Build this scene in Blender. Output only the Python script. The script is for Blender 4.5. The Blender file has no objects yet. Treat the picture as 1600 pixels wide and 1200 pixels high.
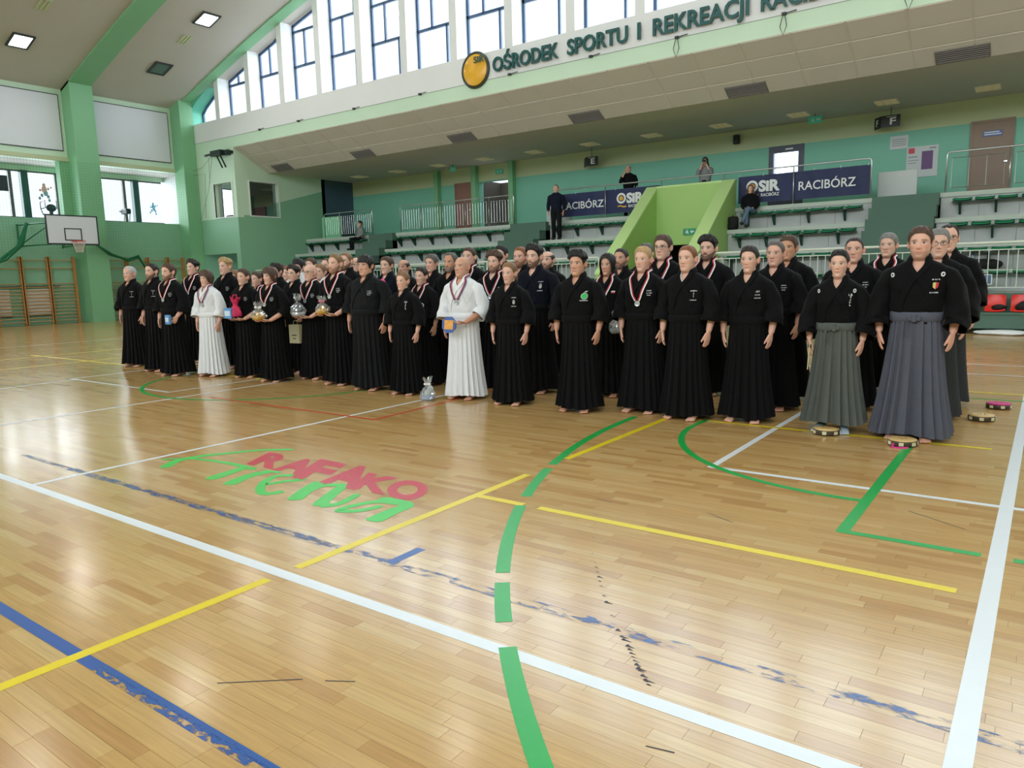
import bpy, math, random
import numpy as np
from mathutils import Matrix, Vector
random.seed(7); rng = np.random.default_rng(7)
PI = math.pi
scene = bpy.context.scene
C = scene.collection

# ------------------------------------------------------------------ camera
# world: X runs along the stands, Y runs from the camera towards the stands, Z up
F_PX, YAW, PITCH, ROLL = 1149.83, 0.630875, -0.1465095, -0.0234425
def camera_axes():
    cy, sy, cp, sp, cr, sr = math.cos(YAW), math.sin(YAW), math.cos(PITCH), math.sin(PITCH), math.cos(ROLL), math.sin(ROLL)
    f0 = Vector((-sy, cy, 0)); r0 = Vector((cy, sy, 0)); u0 = Vector((0, 0, 1))
    f = f0*cp + u0*sp; u = u0*cp - f0*sp
    return r0*cr + u*sr, u*cr - r0*sr, f
cam_data = bpy.data.cameras.new('Camera'); cam = bpy.data.objects.new('Camera', cam_data); C.objects.link(cam)
cam_data.sensor_width = 36.0; cam_data.lens = 36.0*F_PX/1600.0; cam_data.clip_end = 300
R_, U_, F_ = camera_axes()
M = Matrix.Identity(4)
for i in range(3):
    M[i][0], M[i][1], M[i][2] = R_[i], U_[i], -F_[i]
M[2][3] = 1.5
cam.matrix_world = M
scene.camera = cam

# ------------------------------------------------------------------ world, lights, exposure
scene.view_settings.view_transform = 'Standard'; scene.view_settings.look = 'None'
scene.view_settings.gamma = 1.0; scene.view_settings.use_curve_mapping = False
scene.view_settings.exposure = -0.60
world = bpy.data.worlds.new('World'); scene.world = world; world.use_nodes = True
world.node_tree.nodes['Background'].inputs['Color'].default_value = (0.86, 0.93, 1.0, 1)
world.node_tree.nodes['Background'].inputs['Strength'].default_value = 2.2
def area(name, loc, target, sx, sy, power, col):
    l = bpy.data.lights.new(name, 'AREA'); l.shape = 'RECTANGLE'; l.size = sx; l.size_y = sy; l.energy = power; l.color = col
    o = bpy.data.objects.new(name, l); C.objects.link(o); o.location = loc
    d = Vector(target) - Vector(loc); o.rotation_euler = d.to_track_quat('-Z', 'Y').to_euler()
    return o
# daylight: overcast sky outside the lunette windows over the stands, outside the matching lunette of the
# opposite gable and outside the gallery windows of the end wall
area('daylight_lunette', (0, 22.6, 12.6), (0, 10, 8.6), 62, 8.0, 14000, (0.86, 0.94, 1.0))
area('daylight_opposite_lunette', (0, -16.5, 11.5), (0, 0, 5.5), 60, 7.0, 12500, (0.93, 0.97, 1.0))
area('daylight_gallery', (-36.4, 4, 5.6), (-20, 4, 3.4), 34, 3.4, 4200, (0.95, 0.98, 1.0))

# ------------------------------------------------------------------ materials
def _nt(m):
    m.use_nodes = True; nt = m.node_tree; b = nt.nodes['Principled BSDF']; return nt, b
MATS = {}
def mat(name, col, rough=0.6, metal=0.0, var=0.0, vscale=3.0, bump=0.0, bscale=60.0, spec=0.5, emit=None, estr=0.0, coat=0.0, sheen=0.0):
    if name in MATS: return MATS[name]
    m = bpy.data.materials.new(name); nt, b = _nt(m)
    b.inputs['Base Color'].default_value = (*col, 1); b.inputs['Roughness'].default_value = rough
    b.inputs['Metallic'].default_value = metal; b.inputs['Specular IOR Level'].default_value = spec
    b.inputs['Coat Weight'].default_value = coat; b.inputs['Sheen Weight'].default_value = sheen
    if emit: b.inputs['Emission Color'].default_value = (*emit, 1); b.inputs['Emission Strength'].default_value = estr
    if var or bump:
        tc = nt.nodes.new('ShaderNodeTexCoord')
    if var:
        n = nt.nodes.new('ShaderNodeTexNoise'); n.inputs['Scale'].default_value = vscale; n.inputs['Detail'].default_value = 5
        mx = nt.nodes.new('ShaderNodeMix'); mx.data_type = 'RGBA'
        mx.inputs[6].default_value = (*[c*(1-var) for c in col], 1); mx.inputs[7].default_value = (*[min(1, c*(1+var)) for c in col], 1)
        nt.links.new(tc.outputs['Object'], n.inputs['Vector']); nt.links.new(n.outputs['Fac'], mx.inputs[0]); nt.links.new(mx.outputs[2], b.inputs['Base Color'])
    if bump:
        n2 = nt.nodes.new('ShaderNodeTexNoise'); n2.inputs['Scale'].default_value = bscale; n2.inputs['Detail'].default_value = 4
        bp = nt.nodes.new('ShaderNodeBump'); bp.inputs['Strength'].default_value = bump; bp.inputs['Distance'].default_value = 0.01
        nt.links.new(tc.outputs['Object'], n2.inputs['Vector']); nt.links.new(n2.outputs['Fac'], bp.inputs['Height']); nt.links.new(bp.outputs['Normal'], b.inputs['Normal'])
    MATS[name] = m; return m
def srgb(r, g, b):
    f = lambda c: (c/255/12.92) if c/255 <= 0.04045 else ((c/255+0.055)/1.055)**2.4
    return (f(r), f(g), f(b))
def vcol_mat(name, rough=0.55, spec=0.4, bump=0.0, bscale=80, stretch=None, coat=0.0):
    m = bpy.data.materials.new(name); nt, b = _nt(m)
    a = nt.nodes.new('ShaderNodeVertexColor'); a.layer_name = 'Col'
    nt.links.new(a.outputs['Color'], b.inputs['Base Color'])
    b.inputs['Roughness'].default_value = rough; b.inputs['Specular IOR Level'].default_value = spec; b.inputs['Coat Weight'].default_value = coat
    if bump:
        tc = nt.nodes.new('ShaderNodeTexCoord'); n2 = nt.nodes.new('ShaderNodeTexNoise'); n2.inputs['Scale'].default_value = bscale
        bp = nt.nodes.new('ShaderNodeBump'); bp.inputs['Strength'].default_value = bump; bp.inputs['Distance'].default_value = 0.004
        nt.links.new(tc.outputs['Object'], n2.inputs['Vector']); nt.links.new(n2.outputs['Fac'], bp.inputs['Height']); nt.links.new(bp.outputs['Normal'], b.inputs['Normal'])
    MATS[name] = m; return m
def glass_mat(name, tint=(0.95, 0.98, 1.0), gloss=0.10):
    m = bpy.data.materials.new(name); m.use_nodes = True; nt = m.node_tree; nt.nodes.clear()
    o = nt.nodes.new('ShaderNodeOutputMaterial'); t = nt.nodes.new('ShaderNodeBsdfTransparent'); g = nt.nodes.new('ShaderNodeBsdfGlossy'); mx = nt.nodes.new('ShaderNodeMixShader')
    t.inputs['Color'].default_value = (*tint, 1); g.inputs['Roughness'].default_value = 0.03; mx.inputs[0].default_value = gloss
    nt.links.new(t.outputs[0], mx.inputs[1]); nt.links.new(g.outputs[0], mx.inputs[2]); nt.links.new(mx.outputs[0], o.inputs['Surface'])
    MATS[name] = m; return m
def worn_paint(name, col, scale, lo, hi, detail=6, stretch=(1, 1, 1)):
    """floor paint that is rubbed away in places: a noise decides where the paint is left"""
    m = bpy.data.materials.new(name); nt, b = _nt(m)
    b.inputs['Base Color'].default_value = (*col, 1); b.inputs['Roughness'].default_value = 0.3
    tc = nt.nodes.new('ShaderNodeTexCoord'); mp = nt.nodes.new('ShaderNodeMapping'); mp.inputs['Scale'].default_value = stretch
    n = nt.nodes.new('ShaderNodeTexNoise'); n.inputs['Scale'].default_value = scale; n.inputs['Detail'].default_value = detail; n.inputs['Roughness'].default_value = 0.7
    rp = nt.nodes.new('ShaderNodeMapRange'); rp.inputs[1].default_value = lo; rp.inputs[2].default_value = hi
    nt.links.new(tc.outputs['Object'], mp.inputs[0]); nt.links.new(mp.outputs[0], n.inputs['Vector']); nt.links.new(n.outputs['Fac'], rp.inputs[0]); nt.links.new(rp.outputs[0], b.inputs['Alpha'])
    MATS[name] = m; return m

# ------------------------------------------------------------------ mesh helpers
class MB:
    def __init__(s): s.v = []; s.f = []; s.m = []; s.n = 0
    def add(s, pts, faces, m=0):
        b = s.n; s.v.extend([tuple(map(float, p)) for p in pts]); s.n += len(pts)
        s.f.extend([tuple(i+b for i in f) for f in faces]); s.m.extend([m]*len(faces) if isinstance(m, int) else m)
        return b
    def box(s, x0, x1, y0, y1, z0, z1, m=0):
        s.add([(x0,y0,z0),(x1,y0,z0),(x1,y1,z0),(x0,y1,z0),(x0,y0,z1),(x1,y0,z1),(x1,y1,z1),(x0,y1,z1)],
              [(0,3,2,1),(4,5,6,7),(0,1,5,4),(1,2,6,5),(2,3,7,6),(3,0,4,7)], m)
        return s
    def bevbox(s, x0, x1, y0, y1, z0, z1, r, m=0):
        """box with a chamfer on every edge along z and a small top chamfer"""
        def ring(e, z): return [(x0+r+e,y0+e,z),(x1-r-e,y0+e,z),(x1-e,y0+r+e,z),(x1-e,y1-r-e,z),(x1-r-e,y1-e,z),(x0+r+e,y1-e,z),(x0+e,y1-r-e,z),(x0+e,y0+r+e,z)]
        pts = ring(r*.6, z0)+ring(0, z0+r)+ring(0, z1-r)+ring(r*.6, z1)
        fs = [tuple(range(7,-1,-1)), tuple(range(24,32))]
        for k in range(3):
            for i in range(8): j = (i+1)%8; fs.append((k*8+i, k*8+j, k*8+8+j, k*8+8+i))
        s.add(pts, fs, m); return s
    def prism(s, poly, axis, a, b, m=0):
        """polygon in the two other axes (in x,y,z order) pushed from a to b along axis"""
        def P(u, v, w):
            q = [u, v]; q.insert(axis, w); return tuple(q)
        n = len(poly); pts = [P(u, v, a) for u, v in poly]+[P(u, v, b) for u, v in poly]
        fs = [tuple(range(n)), tuple(range(2*n-1, n-1, -1))]+[(i, i+n, (i+1)%n+n, (i+1)%n) for i in range(n)]
        s.add(pts, fs, m); return s
    def tube(s, path, r, n=8, m=0, cap=True, up=(0, 0, 1)):
        P = [np.array(p, float) for p in path]; k = len(P); rr = r if hasattr(r, '__len__') else [r]*k
        pts = []; prev = None
        for i in range(k):
            t = P[min(i+1, k-1)]-P[max(i-1, 0)]; t /= np.linalg.norm(t)+1e-12
            if prev is None:
                a = np.array(up, float)
                if abs(a@t) > .95: a = np.array((1., 0, 0))
                u = np.cross(a, t)
            else: u = prev-(prev@t)*t
            u /= np.linalg.norm(u)+1e-12; w = np.cross(t, u); prev = u
            rad = rr[i]; ru, rw = rad if hasattr(rad, '__len__') else (rad, rad)
            for j in range(n):
                q = 2*PI*j/n; pts.append(P[i]+u*math.cos(q)*ru+w*math.sin(q)*rw)
        fs = [(i*n+j, i*n+(j+1)%n, (i+1)*n+(j+1)%n, (i+1)*n+j) for i in range(k-1) for j in range(n)]
        if cap: fs += [tuple(range(n-1, -1, -1)), tuple((k-1)*n+j for j in range(n))]
        s.add(pts, fs, m); return s
    def grid(s, P, wrap=True, m=0, cap0=False, cap1=False):
        R, K = P.shape[:2]; pts = P.reshape(-1, 3); fs = []
        for i in range(R-1):
            for j in range(K if wrap else K-1):
                j2 = (j+1) % K; fs.append((i*K+j, (i+1)*K+j, (i+1)*K+j2, i*K+j2))
        if cap0: fs.append(tuple(range(K)))
        if cap1: fs.append(tuple((R-1)*K+j for j in range(K-1, -1, -1)))
        return s.add(pts, fs, m)
    def ball(s, c, r, nu=12, nv=8, m=0):
        rx, ry, rz = r if hasattr(r, '__len__') else (r, r, r); P = np.zeros((nv+1, nu, 3))
        for i in range(nv+1):
            a = PI*i/nv*.998+.003
            for j in range(nu):
                b = 2*PI*j/nu; P[i, j] = (c[0]+rx*math.sin(a)*math.cos(b), c[1]+ry*math.sin(a)*math.sin(b), c[2]+rz*math.cos(a))
        return s.grid(P, True, m, True, True)
    def lathe(s, prof, c, n=20, m=0, axis=2):
        P = np.zeros((len(prof), n, 3))
        for i, (r, h) in enumerate(prof):
            for j in range(n):
                q = 2*PI*j/n; p = [r*math.cos(q), r*math.sin(q)]; p.insert(axis, h); P[i, j] = np.array(c)+p
        s.grid(P, True, m, True, True); return s
    def mesh(s, name, mats, smooth=False, cols=None):
        me = bpy.data.meshes.new(name); me.from_pydata(s.v, [], s.f)
        mats = mats if isinstance(mats, (list, tuple)) else [mats]
        for x in mats: me.materials.append(x)
        if any(s.m): me.polygons.foreach_set('material_index', s.m)
        if smooth: me.polygons.foreach_set('use_smooth', [True]*len(s.f))
        if cols is not None:
            ca = me.color_attributes.new('Col', 'FLOAT_COLOR', 'POINT'); ca.data.foreach_set('color', np.concatenate([cols, np.ones((len(cols), 1))], 1).ravel().astype(np.float32))
        me.update(); return me
    def build(s, name, mats, parent=None, smooth=False, cols=None):
        return link(name, s.mesh(name, mats, smooth, cols), parent)
def link(name, me, parent=None, loc=None):
    o = bpy.data.objects.new(name, me); C.objects.link(o)
    if parent is not None: o.parent = parent
    if loc is not None: o.location = loc
    return o
def thing(name, label, cat, loc=(0, 0, 0), rz=0.0, group=None, sc=1.0):
    o = bpy.data.objects.new(name, None); C.objects.link(o); o.empty_display_size = .1
    o.location = loc; o.rotation_euler = (0, 0, rz); o.scale = (sc, sc, sc); tag(o, label, cat, group); return o
def tag(o, label, cat, group=None):
    o['label'] = label; o['category'] = cat
    if group: o['group'] = group
    return o
def struct(o, label=None):
    o['kind'] = 'structure'
    if label: o['label'] = label
    return o
def text_mesh(s, size=1.0, depth=0.02, bold=0.0, shear=0.0):
    cu = bpy.data.curves.new('lettering', 'FONT'); cu.body = s; cu.size = size; cu.extrude = depth; cu.offset = bold; cu.shear = shear; cu.resolution_u = 3
    o = bpy.data.objects.new('lettering', cu); C.objects.link(o); dg = bpy.context.evaluated_depsgraph_get()
    me = bpy.data.meshes.new_from_object(o.evaluated_get(dg)); bpy.data.objects.remove(o); bpy.data.curves.remove(cu)
    return me
def text_obj(name, s, material, parent, width, height, origin, ex, ey, depth=0.02, bold=0.0, fit_h=None):
    """lettering stretched to width x height (cap height), its lower left corner at origin, its axes along ex, ey"""
    me = text_mesh(s, 1.0, 0.0, bold)
    n = len(me.vertices); co = np.zeros(n*3); me.vertices.foreach_get('co', co); co = co.reshape(-1, 3)
    x0, x1 = co[:, 0].min(), co[:, 0].max(); y1 = fit_h or 0.73
    ex = np.array(ex, float); ey = np.array(ey, float); nz = np.cross(ex, ey)
    base = np.array(origin)[None]+(co[:, 0:1]-x0)/(x1-x0)*width*ex+co[:, 1:2]/y1*height*ey
    polys = [tuple(p.vertices) for p in me.polygons]
    # thickness: front faces plus side walls along the open edges
    ed = {}
    for p in polys:
        for a, b in zip(p, p[1:]+p[:1]): ed[(a, b)] = 1
    rim = [(a, b) for (a, b) in ed if (b, a) not in ed]
    mb = MB(); mb.add(base+nz*depth, polys); mb.add(base, [])
    mb.f.extend([(b, a, a+n, b+n) for a, b in rim]); mb.m.extend([0]*len(rim))
    bpy.data.meshes.remove(me)
    return mb.build(name, material, parent)
# ------------------------------------------------------------------ colours of the hall
GREEN = mat('green_wall_paint', srgb(140, 192, 160), .55, var=.05, vscale=.8)
GREEN2 = mat('strong_green_paint', srgb(130, 188, 142), .5, var=.05, vscale=.8)
PALE = mat('pale_green_paint', srgb(205, 232, 208), .55, var=.04, vscale=.8)
PALEY = mat('pale_olive_paint', srgb(196, 205, 165), .6, var=.05, vscale=.7)
TEAL = mat('teal_wall_paint', srgb(128, 196, 172), .55, var=.06, vscale=.6)
WHITE = mat('white_wall_paint', srgb(232, 234, 236), .6, var=.03, vscale=.8)
CEILM = mat('ceiling_plaster', srgb(198, 193, 184), .75, var=.05, vscale=.5)
TILE = mat('ceiling_panel_grey', srgb(205, 201, 192), .7, var=.04, vscale=1.2)
TILEGAP = mat('ceiling_panel_joint', srgb(214, 208, 192), .7)
LIME = mat('lime_green_paint', srgb(168, 208, 122), .5, var=.04, vscale=.8)
LIMETOP = mat('light_lime_paint', srgb(196, 230, 156), .5, var=.03)
BOARDW = mat('white_board', srgb(222, 226, 234), .5, var=.03, vscale=.6)
LINE = mat('dark_trim', srgb(40, 46, 50), .5)
FRAME = mat('blue_grey_window_frame', srgb(58, 84, 118), .4)
GLASS = glass_mat('window_glass', gloss=.06)
DGLASS = glass_mat('booth_glass', (.25, .28, .3), .35)
CONC = mat('pale_concrete_slab', srgb(190, 202, 192), .7, var=.06, vscale=2)
RISER = mat('grey_concrete_block', srgb(188, 192, 192), .75, var=.07, vscale=2.5, bump=.15)
STAIRG = mat('dark_green_stair_paint', srgb(80, 112, 98), .65, var=.08, vscale=2)
SEATG = mat('green_seat_plastic', srgb(18, 116, 74), .35)
BRKT = mat('dark_green_bracket_steel', srgb(14, 62, 48), .45)
STEEL = mat('brushed_steel', srgb(205, 208, 210), .28, metal=.85)
WSTEEL = mat('pale_painted_steel', srgb(222, 230, 220), .35)
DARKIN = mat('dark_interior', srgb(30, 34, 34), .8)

# ------------------------------------------------------------------ floor
def floor_mat():
    m = bpy.data.materials.new('varnished_oak'); nt, b = _nt(m)
    a = nt.nodes.new('ShaderNodeVertexColor'); a.layer_name = 'Col'
    g = nt.nodes.new('ShaderNodeNewGeometry'); mp = nt.nodes.new('ShaderNodeMapping'); mp.inputs['Scale'].default_value = (3.0, 70.0, 1.0)
    n = nt.nodes.new('ShaderNodeTexNoise'); n.inputs['Scale'].default_value = 1.0; n.inputs['Detail'].default_value = 6
    mx = nt.nodes.new('ShaderNodeMix'); mx.data_type = 'RGBA'; mx.blend_type = 'MULTIPLY'; mx.inputs[0].default_value = 1.0
    rp = nt.nodes.new('ShaderNodeMapRange'); rp.inputs[1].default_value = .3; rp.inputs[2].default_value = .7; rp.inputs[3].default_value = .86; rp.inputs[4].default_value = 1.06
    nt.links.new(g.outputs['Position'], mp.inputs[0]); nt.links.new(mp.outputs[0], n.inputs['Vector']); nt.links.new(n.outputs['Fac'], rp.inputs[0])
    nt.links.new(a.outputs['Color'], mx.inputs[6]); nt.links.new(rp.outputs[0], mx.inputs[7]); nt.links.new(mx.outputs[2], b.inputs['Base Color'])
    n2 = nt.nodes.new('ShaderNodeTexNoise'); n2.inputs['Scale'].default_value = .9; n2.inputs['Detail'].default_value = 3
    rr = nt.nodes.new('ShaderNodeMapRange'); rr.inputs[3].default_value = .12; rr.inputs[4].default_value = .24
    nt.links.new(g.outputs['Position'], n2.inputs['Vector']); nt.links.new(n2.outputs['Fac'], rr.inputs[0]); nt.links.new(rr.outputs[0], b.inputs['Roughness'])
    n3 = nt.nodes.new('ShaderNodeTexNoise'); n3.inputs['Scale'].default_value = 5.0; bp = nt.nodes.new('ShaderNodeBump'); bp.inputs['Strength'].default_value = .05; bp.inputs['Distance'].default_value = .02
    nt.links.new(g.outputs['Position'], n3.inputs['Vector']); nt.links.new(n3.outputs['Fac'], bp.inputs['Height']); nt.links.new(bp.outputs['Normal'], b.inputs['Normal'])
    b.inputs['Specular IOR Level'].default_value = .62
    return m
OAK = floor_mat()
tones = [tuple(v*k for v, k in zip(srgb(*c), (.90, .86, .80))) for c in [(210, 174, 116), (206, 169, 111), (213, 180, 124), (201, 162, 106), (207, 171, 115), (216, 185, 131), (196, 155, 101), (211, 176, 119)]]
XL, XR, YW, YS = -32.5, 32.5, 19.6, -14.0
fb = MB(); fb.box(XL, XR, YS, YW, -.3, -.004)
floor = struct(fb.build('floor', mat('floor_joint', srgb(120, 88, 52), .6)), 'varnished light oak sports parquet with painted court lines')
W_, GAP = .0633, .0011
def to_cam(x, y): return math.hypot(x, y)
def in_view(x, y):
    d = Vector((x, y, -1.5)); z = d.dot(F_); 
    if z < .3: return False
    return abs(d.dot(R_)*F_PX/z) < 830 and abs(d.dot(U_)*F_PX/z) < 640
cells = []
y = YS; row = 0
while y < YW-.02:
    x = -32.5 if y > -1.5 else -6; xe = 9.0; x += -(row*0.37 % .5)
    r3 = random.Random(row*13+5)
    while x < xe:
        L = r3.choice((.36, .42, .48, .48, .55)); t = r3.choice((0, 1, 2, 3, 4, 5, 7, 0, 4, 7, 2, 6))
        cells.append((max(x, XL), y, L, t)); x += L
    y += W_; row += 1
near = sorted([i for i, (x, y, L, t) in enumerate(cells) if in_view(x+L/2, y) and x > XL], key=lambda i: to_cam(cells[i][0]+cells[i][2]/2, cells[i][1]))[:300]
nset = set(near); pm = {}
for i in near:
    x, y, L, t = cells[i]
    if (L, t) not in pm:
        q = MB(); q.box(GAP/2, L-GAP/2, GAP/2, W_-GAP/2, -.004, 0); pm[(L, t)] = q.mesh('plank', OAK, cols=np.tile(tones[t], (8, 1)))
    o = link('plank', pm[(L, t)], floor, (x, y, 0))
pv = MB(); cols = []
for i, (x, y, L, t) in enumerate(cells):
    if i in nset: continue
    pv.add([(x+GAP/2, y+GAP/2, 0), (x+L-GAP/2, y+GAP/2, 0), (x+L-GAP/2, y+W_-GAP/2, 0), (x+GAP/2, y+W_-GAP/2, 0)], [(0, 1, 2, 3)]); cols.extend([tones[t]]*4)
o = pv.build('plank_field', OAK, floor, cols=np.array(cols)); o['kind'] = 'stuff'
q = MB(); q.add([(9, YS, 0), (XR, YS, 0), (XR, YW, 0), (9, YW, 0), (XL, YS, 0), (-6, YS, 0), (-6, -1.5, 0), (XL, -1.5, 0)], [(0, 1, 2, 3), (4, 5, 6, 7)]); o = q.build('plank_field', OAK, floor, cols=np.tile(tones[0], (8, 1))); o['kind'] = 'stuff'

# painted court lines
LW = mat('white_line_paint', srgb(226, 232, 238), .3, var=.03, vscale=9); LY = mat('yellow_line_paint', srgb(232, 208, 28), .32, var=.06, vscale=9)
LG = mat('green_line_paint', srgb(30, 168, 76), .32, var=.06, vscale=9); LR = mat('red_line_paint', srgb(216, 74, 40), .35)
LB = worn_paint('worn_blue_line_paint', srgb(38, 88, 160), 9, .30, .36); LB4 = worn_paint('edge_worn_blue_paint', srgb(38, 88, 160), 34, .44, .54, stretch=(.5, 1, 1)); LB2 = worn_paint('rubbed_blue_line_paint', srgb(58, 96, 158), 6, .49, .60, stretch=(1, 3, 1))
LB3 = worn_paint('speckled_blue_line_paint', srgb(58, 88, 140), 26, .42, .62, stretch=(.35, 1, 1))
LK = worn_paint('rubbed_black_line_paint', srgb(36, 36, 44), 14, .50, .54, stretch=(1, 2.4, 1))
LZ = [.0006]
def lift(): LZ[0] += .000008; return LZ[0]
def line(x0, y0, x1, y1, w, m):
    z = lift(); d = np.array((x1-x0, y1-y0)); d = d/np.linalg.norm(d); n = np.array((-d[1], d[0]))*w/2
    q = MB(); q.add([(x0-n[0], y0-n[1], z), (x1-n[0], y1-n[1], z), (x1+n[0], y1+n[1], z), (x0+n[0], y0+n[1], z)], [(0, 1, 2, 3)]); return q.build('court_line', m, floor)
def arc(cx, cy, r, a0, a1, w, m, k=40):
    z = lift(); q = MB(); pts = []
    for i in range(k+1):
        a = math.radians(a0+(a1-a0)*i/k)
        for rr in (r-w/2, r+w/2): pts.append((cx+rr*math.cos(a), cy+rr*math.sin(a), z))
    q.add(pts, [(2*i, 2*i+1, 2*i+3, 2*i+2) if a1 < a0 else (2*i+1, 2*i, 2*i+2, 2*i+3) for i in range(k)]); 
    o = q.build('court_line', m, floor)
    return o
line(-6.5, 2.63, 0.4, 2.63, .075, LB2); line(-7.4, 2.63, -3.2, 2.63, .05, LB3); line(-2.75, 2.62, -2.75, 2.87, .06, LB)
line(-6.5, 1.222, -2.95, 1.222, .056, mat('blue_line_paint', srgb(36, 84, 160), .35, var=.1, vscale=14)); line(-2.95, 1.236, 1.5, 1.236, .03, LB); line(-2.95, 1.212, 1.5, 1.212, .04, LB4)
BK = [(-1.1, 2.31), (-1.18, 2.39), (-1.29, 2.52), (-1.39, 2.62), (-1.6, 2.88), (-1.75, 3.09), (-1.91, 3.32), (-2.16, 3.78), (-2.49, 4.46), (-2.94, 5.56)]
rk = random.Random(3); SC = mat('black_scuff', srgb(44, 42, 52), .5)
for i in range(44):                      # rubbed remains of an old arc: single scuffs
    u = (i/44)**1.25*8.6; k = min(int(u), 8); x = BK[k][0]+(BK[k+1][0]-BK[k][0])*(u-k); y = BK[k][1]+(BK[k+1][1]-BK[k][1])*(u-k); z = lift(); s = rk.uniform(.35, 1.0)*(1 if u < 5 else .55)
    if rk.random() < .18: continue
    q = MB(); a = rk.uniform(.02, .05)*s; h = rk.uniform(.005, .014)*s
    q.add([(x-.005, y-h, z), (x+a, y-h*.5, z), (x+a*.9, y-h*.2, z), (x+.008, y+h*.3, z), (x+.004, y+h, z), (x-.006, y+h*.8, z)], [(0, 1, 2, 3, 4, 5)]); q.build('scuff_mark', SC, floor)
for x0, y0, x1, y1 in ((-2.45, 1.42, -2.2, 1.62), (-2.12, 1.66, -2.02, 1.72), (-.62, 4.98, -.3, 4.78), (-.95, 1.98, -.86, 2.0), (-2.38, 4.2, -2.25, 4.16), (-1.65, 4.3, -1.45, 4.2)): line(x0, y0, x1, y1, .006, SC)
line(XL+2, 2.215, -1.63, 2.215, .07, LW); line(-1.63, 2.215, 7, 2.215, .07, LW)
line(-.13, .2, -.13, 13.1, .075, LW); line(-6.2, 2.25, -6.2, 13.1, .05, LW)
line(-2.03, 5.36, 6.0, 5.36, .055, LW); line(-2.03, 5.34, -2.03, 10.2, .055, LW)
line(-12.82, 5.37, -9.82, 5.37, .05, LW); line(-9.84, 5.37, -9.84, 13.1, .05, LW); line(-9.25, -6, -9.25, 13.1, .05, LW); line(-12.62, -6, -12.62, 5.37, .05, LW); line(-12.8, 5.37, -12.8, 13.1, .05, LW)
line(-21.1, -4, -21.1, 14.5, .05, LW); line(-21.1, 13.1, 6, 13.1, .05, LW); line(-9.8, 11.92, 6, 11.92, .05, LW)
line(-15.5, -3, -15.5, 13, .062, LY); line(-18.2, 6.85, -9.3, 6.85, .062, LY); line(-17.6, 4, -17.6, 14, .062, LY)
line(-3.12, .2, -3.12, 2.13, .062, LY); line(-3.12, 2.31, -3.12, 4.45, .062, LY); line(-3.12, 5.0, -3.12, 7.08, .062, LY)
line(-3.12, 3.82, -2.72, 3.82, .062, LY); line(-2.6, 3.82, -.26, 3.82, .062, LY); line(0.0, 3.82, 5.5, 3.82, .062, LY); line(-3.14, 7.05, -.3, 7.05, .062, LY); line(-9.3, 10.2, 5.5, 10.2, .062, LY)
GA = [(180, 197.3), (198.3, 204.4), (206.0, 215.0), (216.0, 219.4), (221.2, 239)]
for a0, a1 in GA: arc(3.61, 6.89, 7.05, a0, a1, .075, LG, 24)
arc(-.96, 6.84, 1.79, 172, 272, .06, LG); arc(-9.53, 7.2, 2.11, 180, 350, .06, LG)
line(-.875, 4.36, -.875, 6.98, .068, LG); line(-.905, 4.385, -.2, 4.385, .058, LG); line(-.06, 4.385, 4, 4.385, .058, LG); line(-6, 9.72, 5, 9.72, .05, LG); line(-1.15, 9.72, -.75, 9.72, .05, LW)
line(-8.9, 5.4, -5.76, 5.4, .04, LR); line(-5.78, 5.38, -5.9, 8.2, .04, LR)

# floor advertising: red block lettering and green brush lettering
RP = worn_paint('rubbed_red_paint', srgb(200, 46, 66), 34, .34, .42, stretch=(1, 3, 1)); GP = mat('mint_green_floor_paint', srgb(72, 200, 84), .35, var=.14, vscale=1.2)
def floor_letter(s, x, w, y0, h, sk):
    z = lift(); o = text_obj('floor_letter', s, RP, floor, w, h, (x, y0, z), (1, 0, 0), (sk, 1, 0), 0.0002, bold=.05, fit_h=.73)
xs = [(-5.33, .36, 3.53, .34, 'R'), (-4.98, .35, 3.53, .35, 'A'), (-4.66, .33, 3.47, .47, 'F'), (-4.36, .40, 3.49, .47, 'A'), (-4.04, .36, 3.51, .34, 'K'), (-3.72, .36, 3.50, .36, 'O')]
for x, w, y0, h, s in xs: floor_letter(s, x, w, y0, h, -.52)
def brush(px, w0, w1=None):
    """a brush stroke on the floor: a ribbon with swelling width through control points"""
    P = np.array(px, float); k = len(P); t = np.linspace(0, k-1, 10*(k-1)+1); Q = []
    for a in t:
        i = min(int(a), k-2); u = a-i; p0, p1, p2, p3 = P[max(i-1, 0)], P[i], P[i+1], P[min(i+2, k-1)]
        Q.append(.5*((2*p1)+(-p0+p2)*u+(2*p0-5*p1+4*p2-p3)*u*u+(-p0+3*p1-3*p2+p3)*u**3))
    Q = np.array(Q); T = np.gradient(Q, axis=0); T /= np.linalg.norm(T, axis=1)[:, None]; N = np.c_[-T[:, 1], T[:, 0]]
    w = np.linspace(w0, w1 or w0, len(Q)); e = np.minimum(1, np.minimum(np.arange(len(Q))+1.5, len(Q)-np.arange(len(Q))+.5)/3.0); w = w*e
    z = lift(); q = MB(); pts = []
    for i in range(len(Q)):
        for s in (-1, 1): pts.append((Q[i, 0]+s*N[i, 0]*w[i]/2, Q[i, 1]+s*N[i, 1]*w[i]/2, z))
    q.add(pts, [(2*i, 2*i+2, 2*i+3, 2*i+1) for i in range(len(Q)-1)]); q.build('floor_brush_stroke', GP, floor)
def fpx(x, y):   # picture point of the logo crop -> floor
    X, Yp = 200+x/2.6667, 640+y/2.6667
    d = F_+R_*((X-800)/F_PX)-U_*((Yp-600)/F_PX); t = -1.5/d.z; return (d.x*t, d.y*t)
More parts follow.
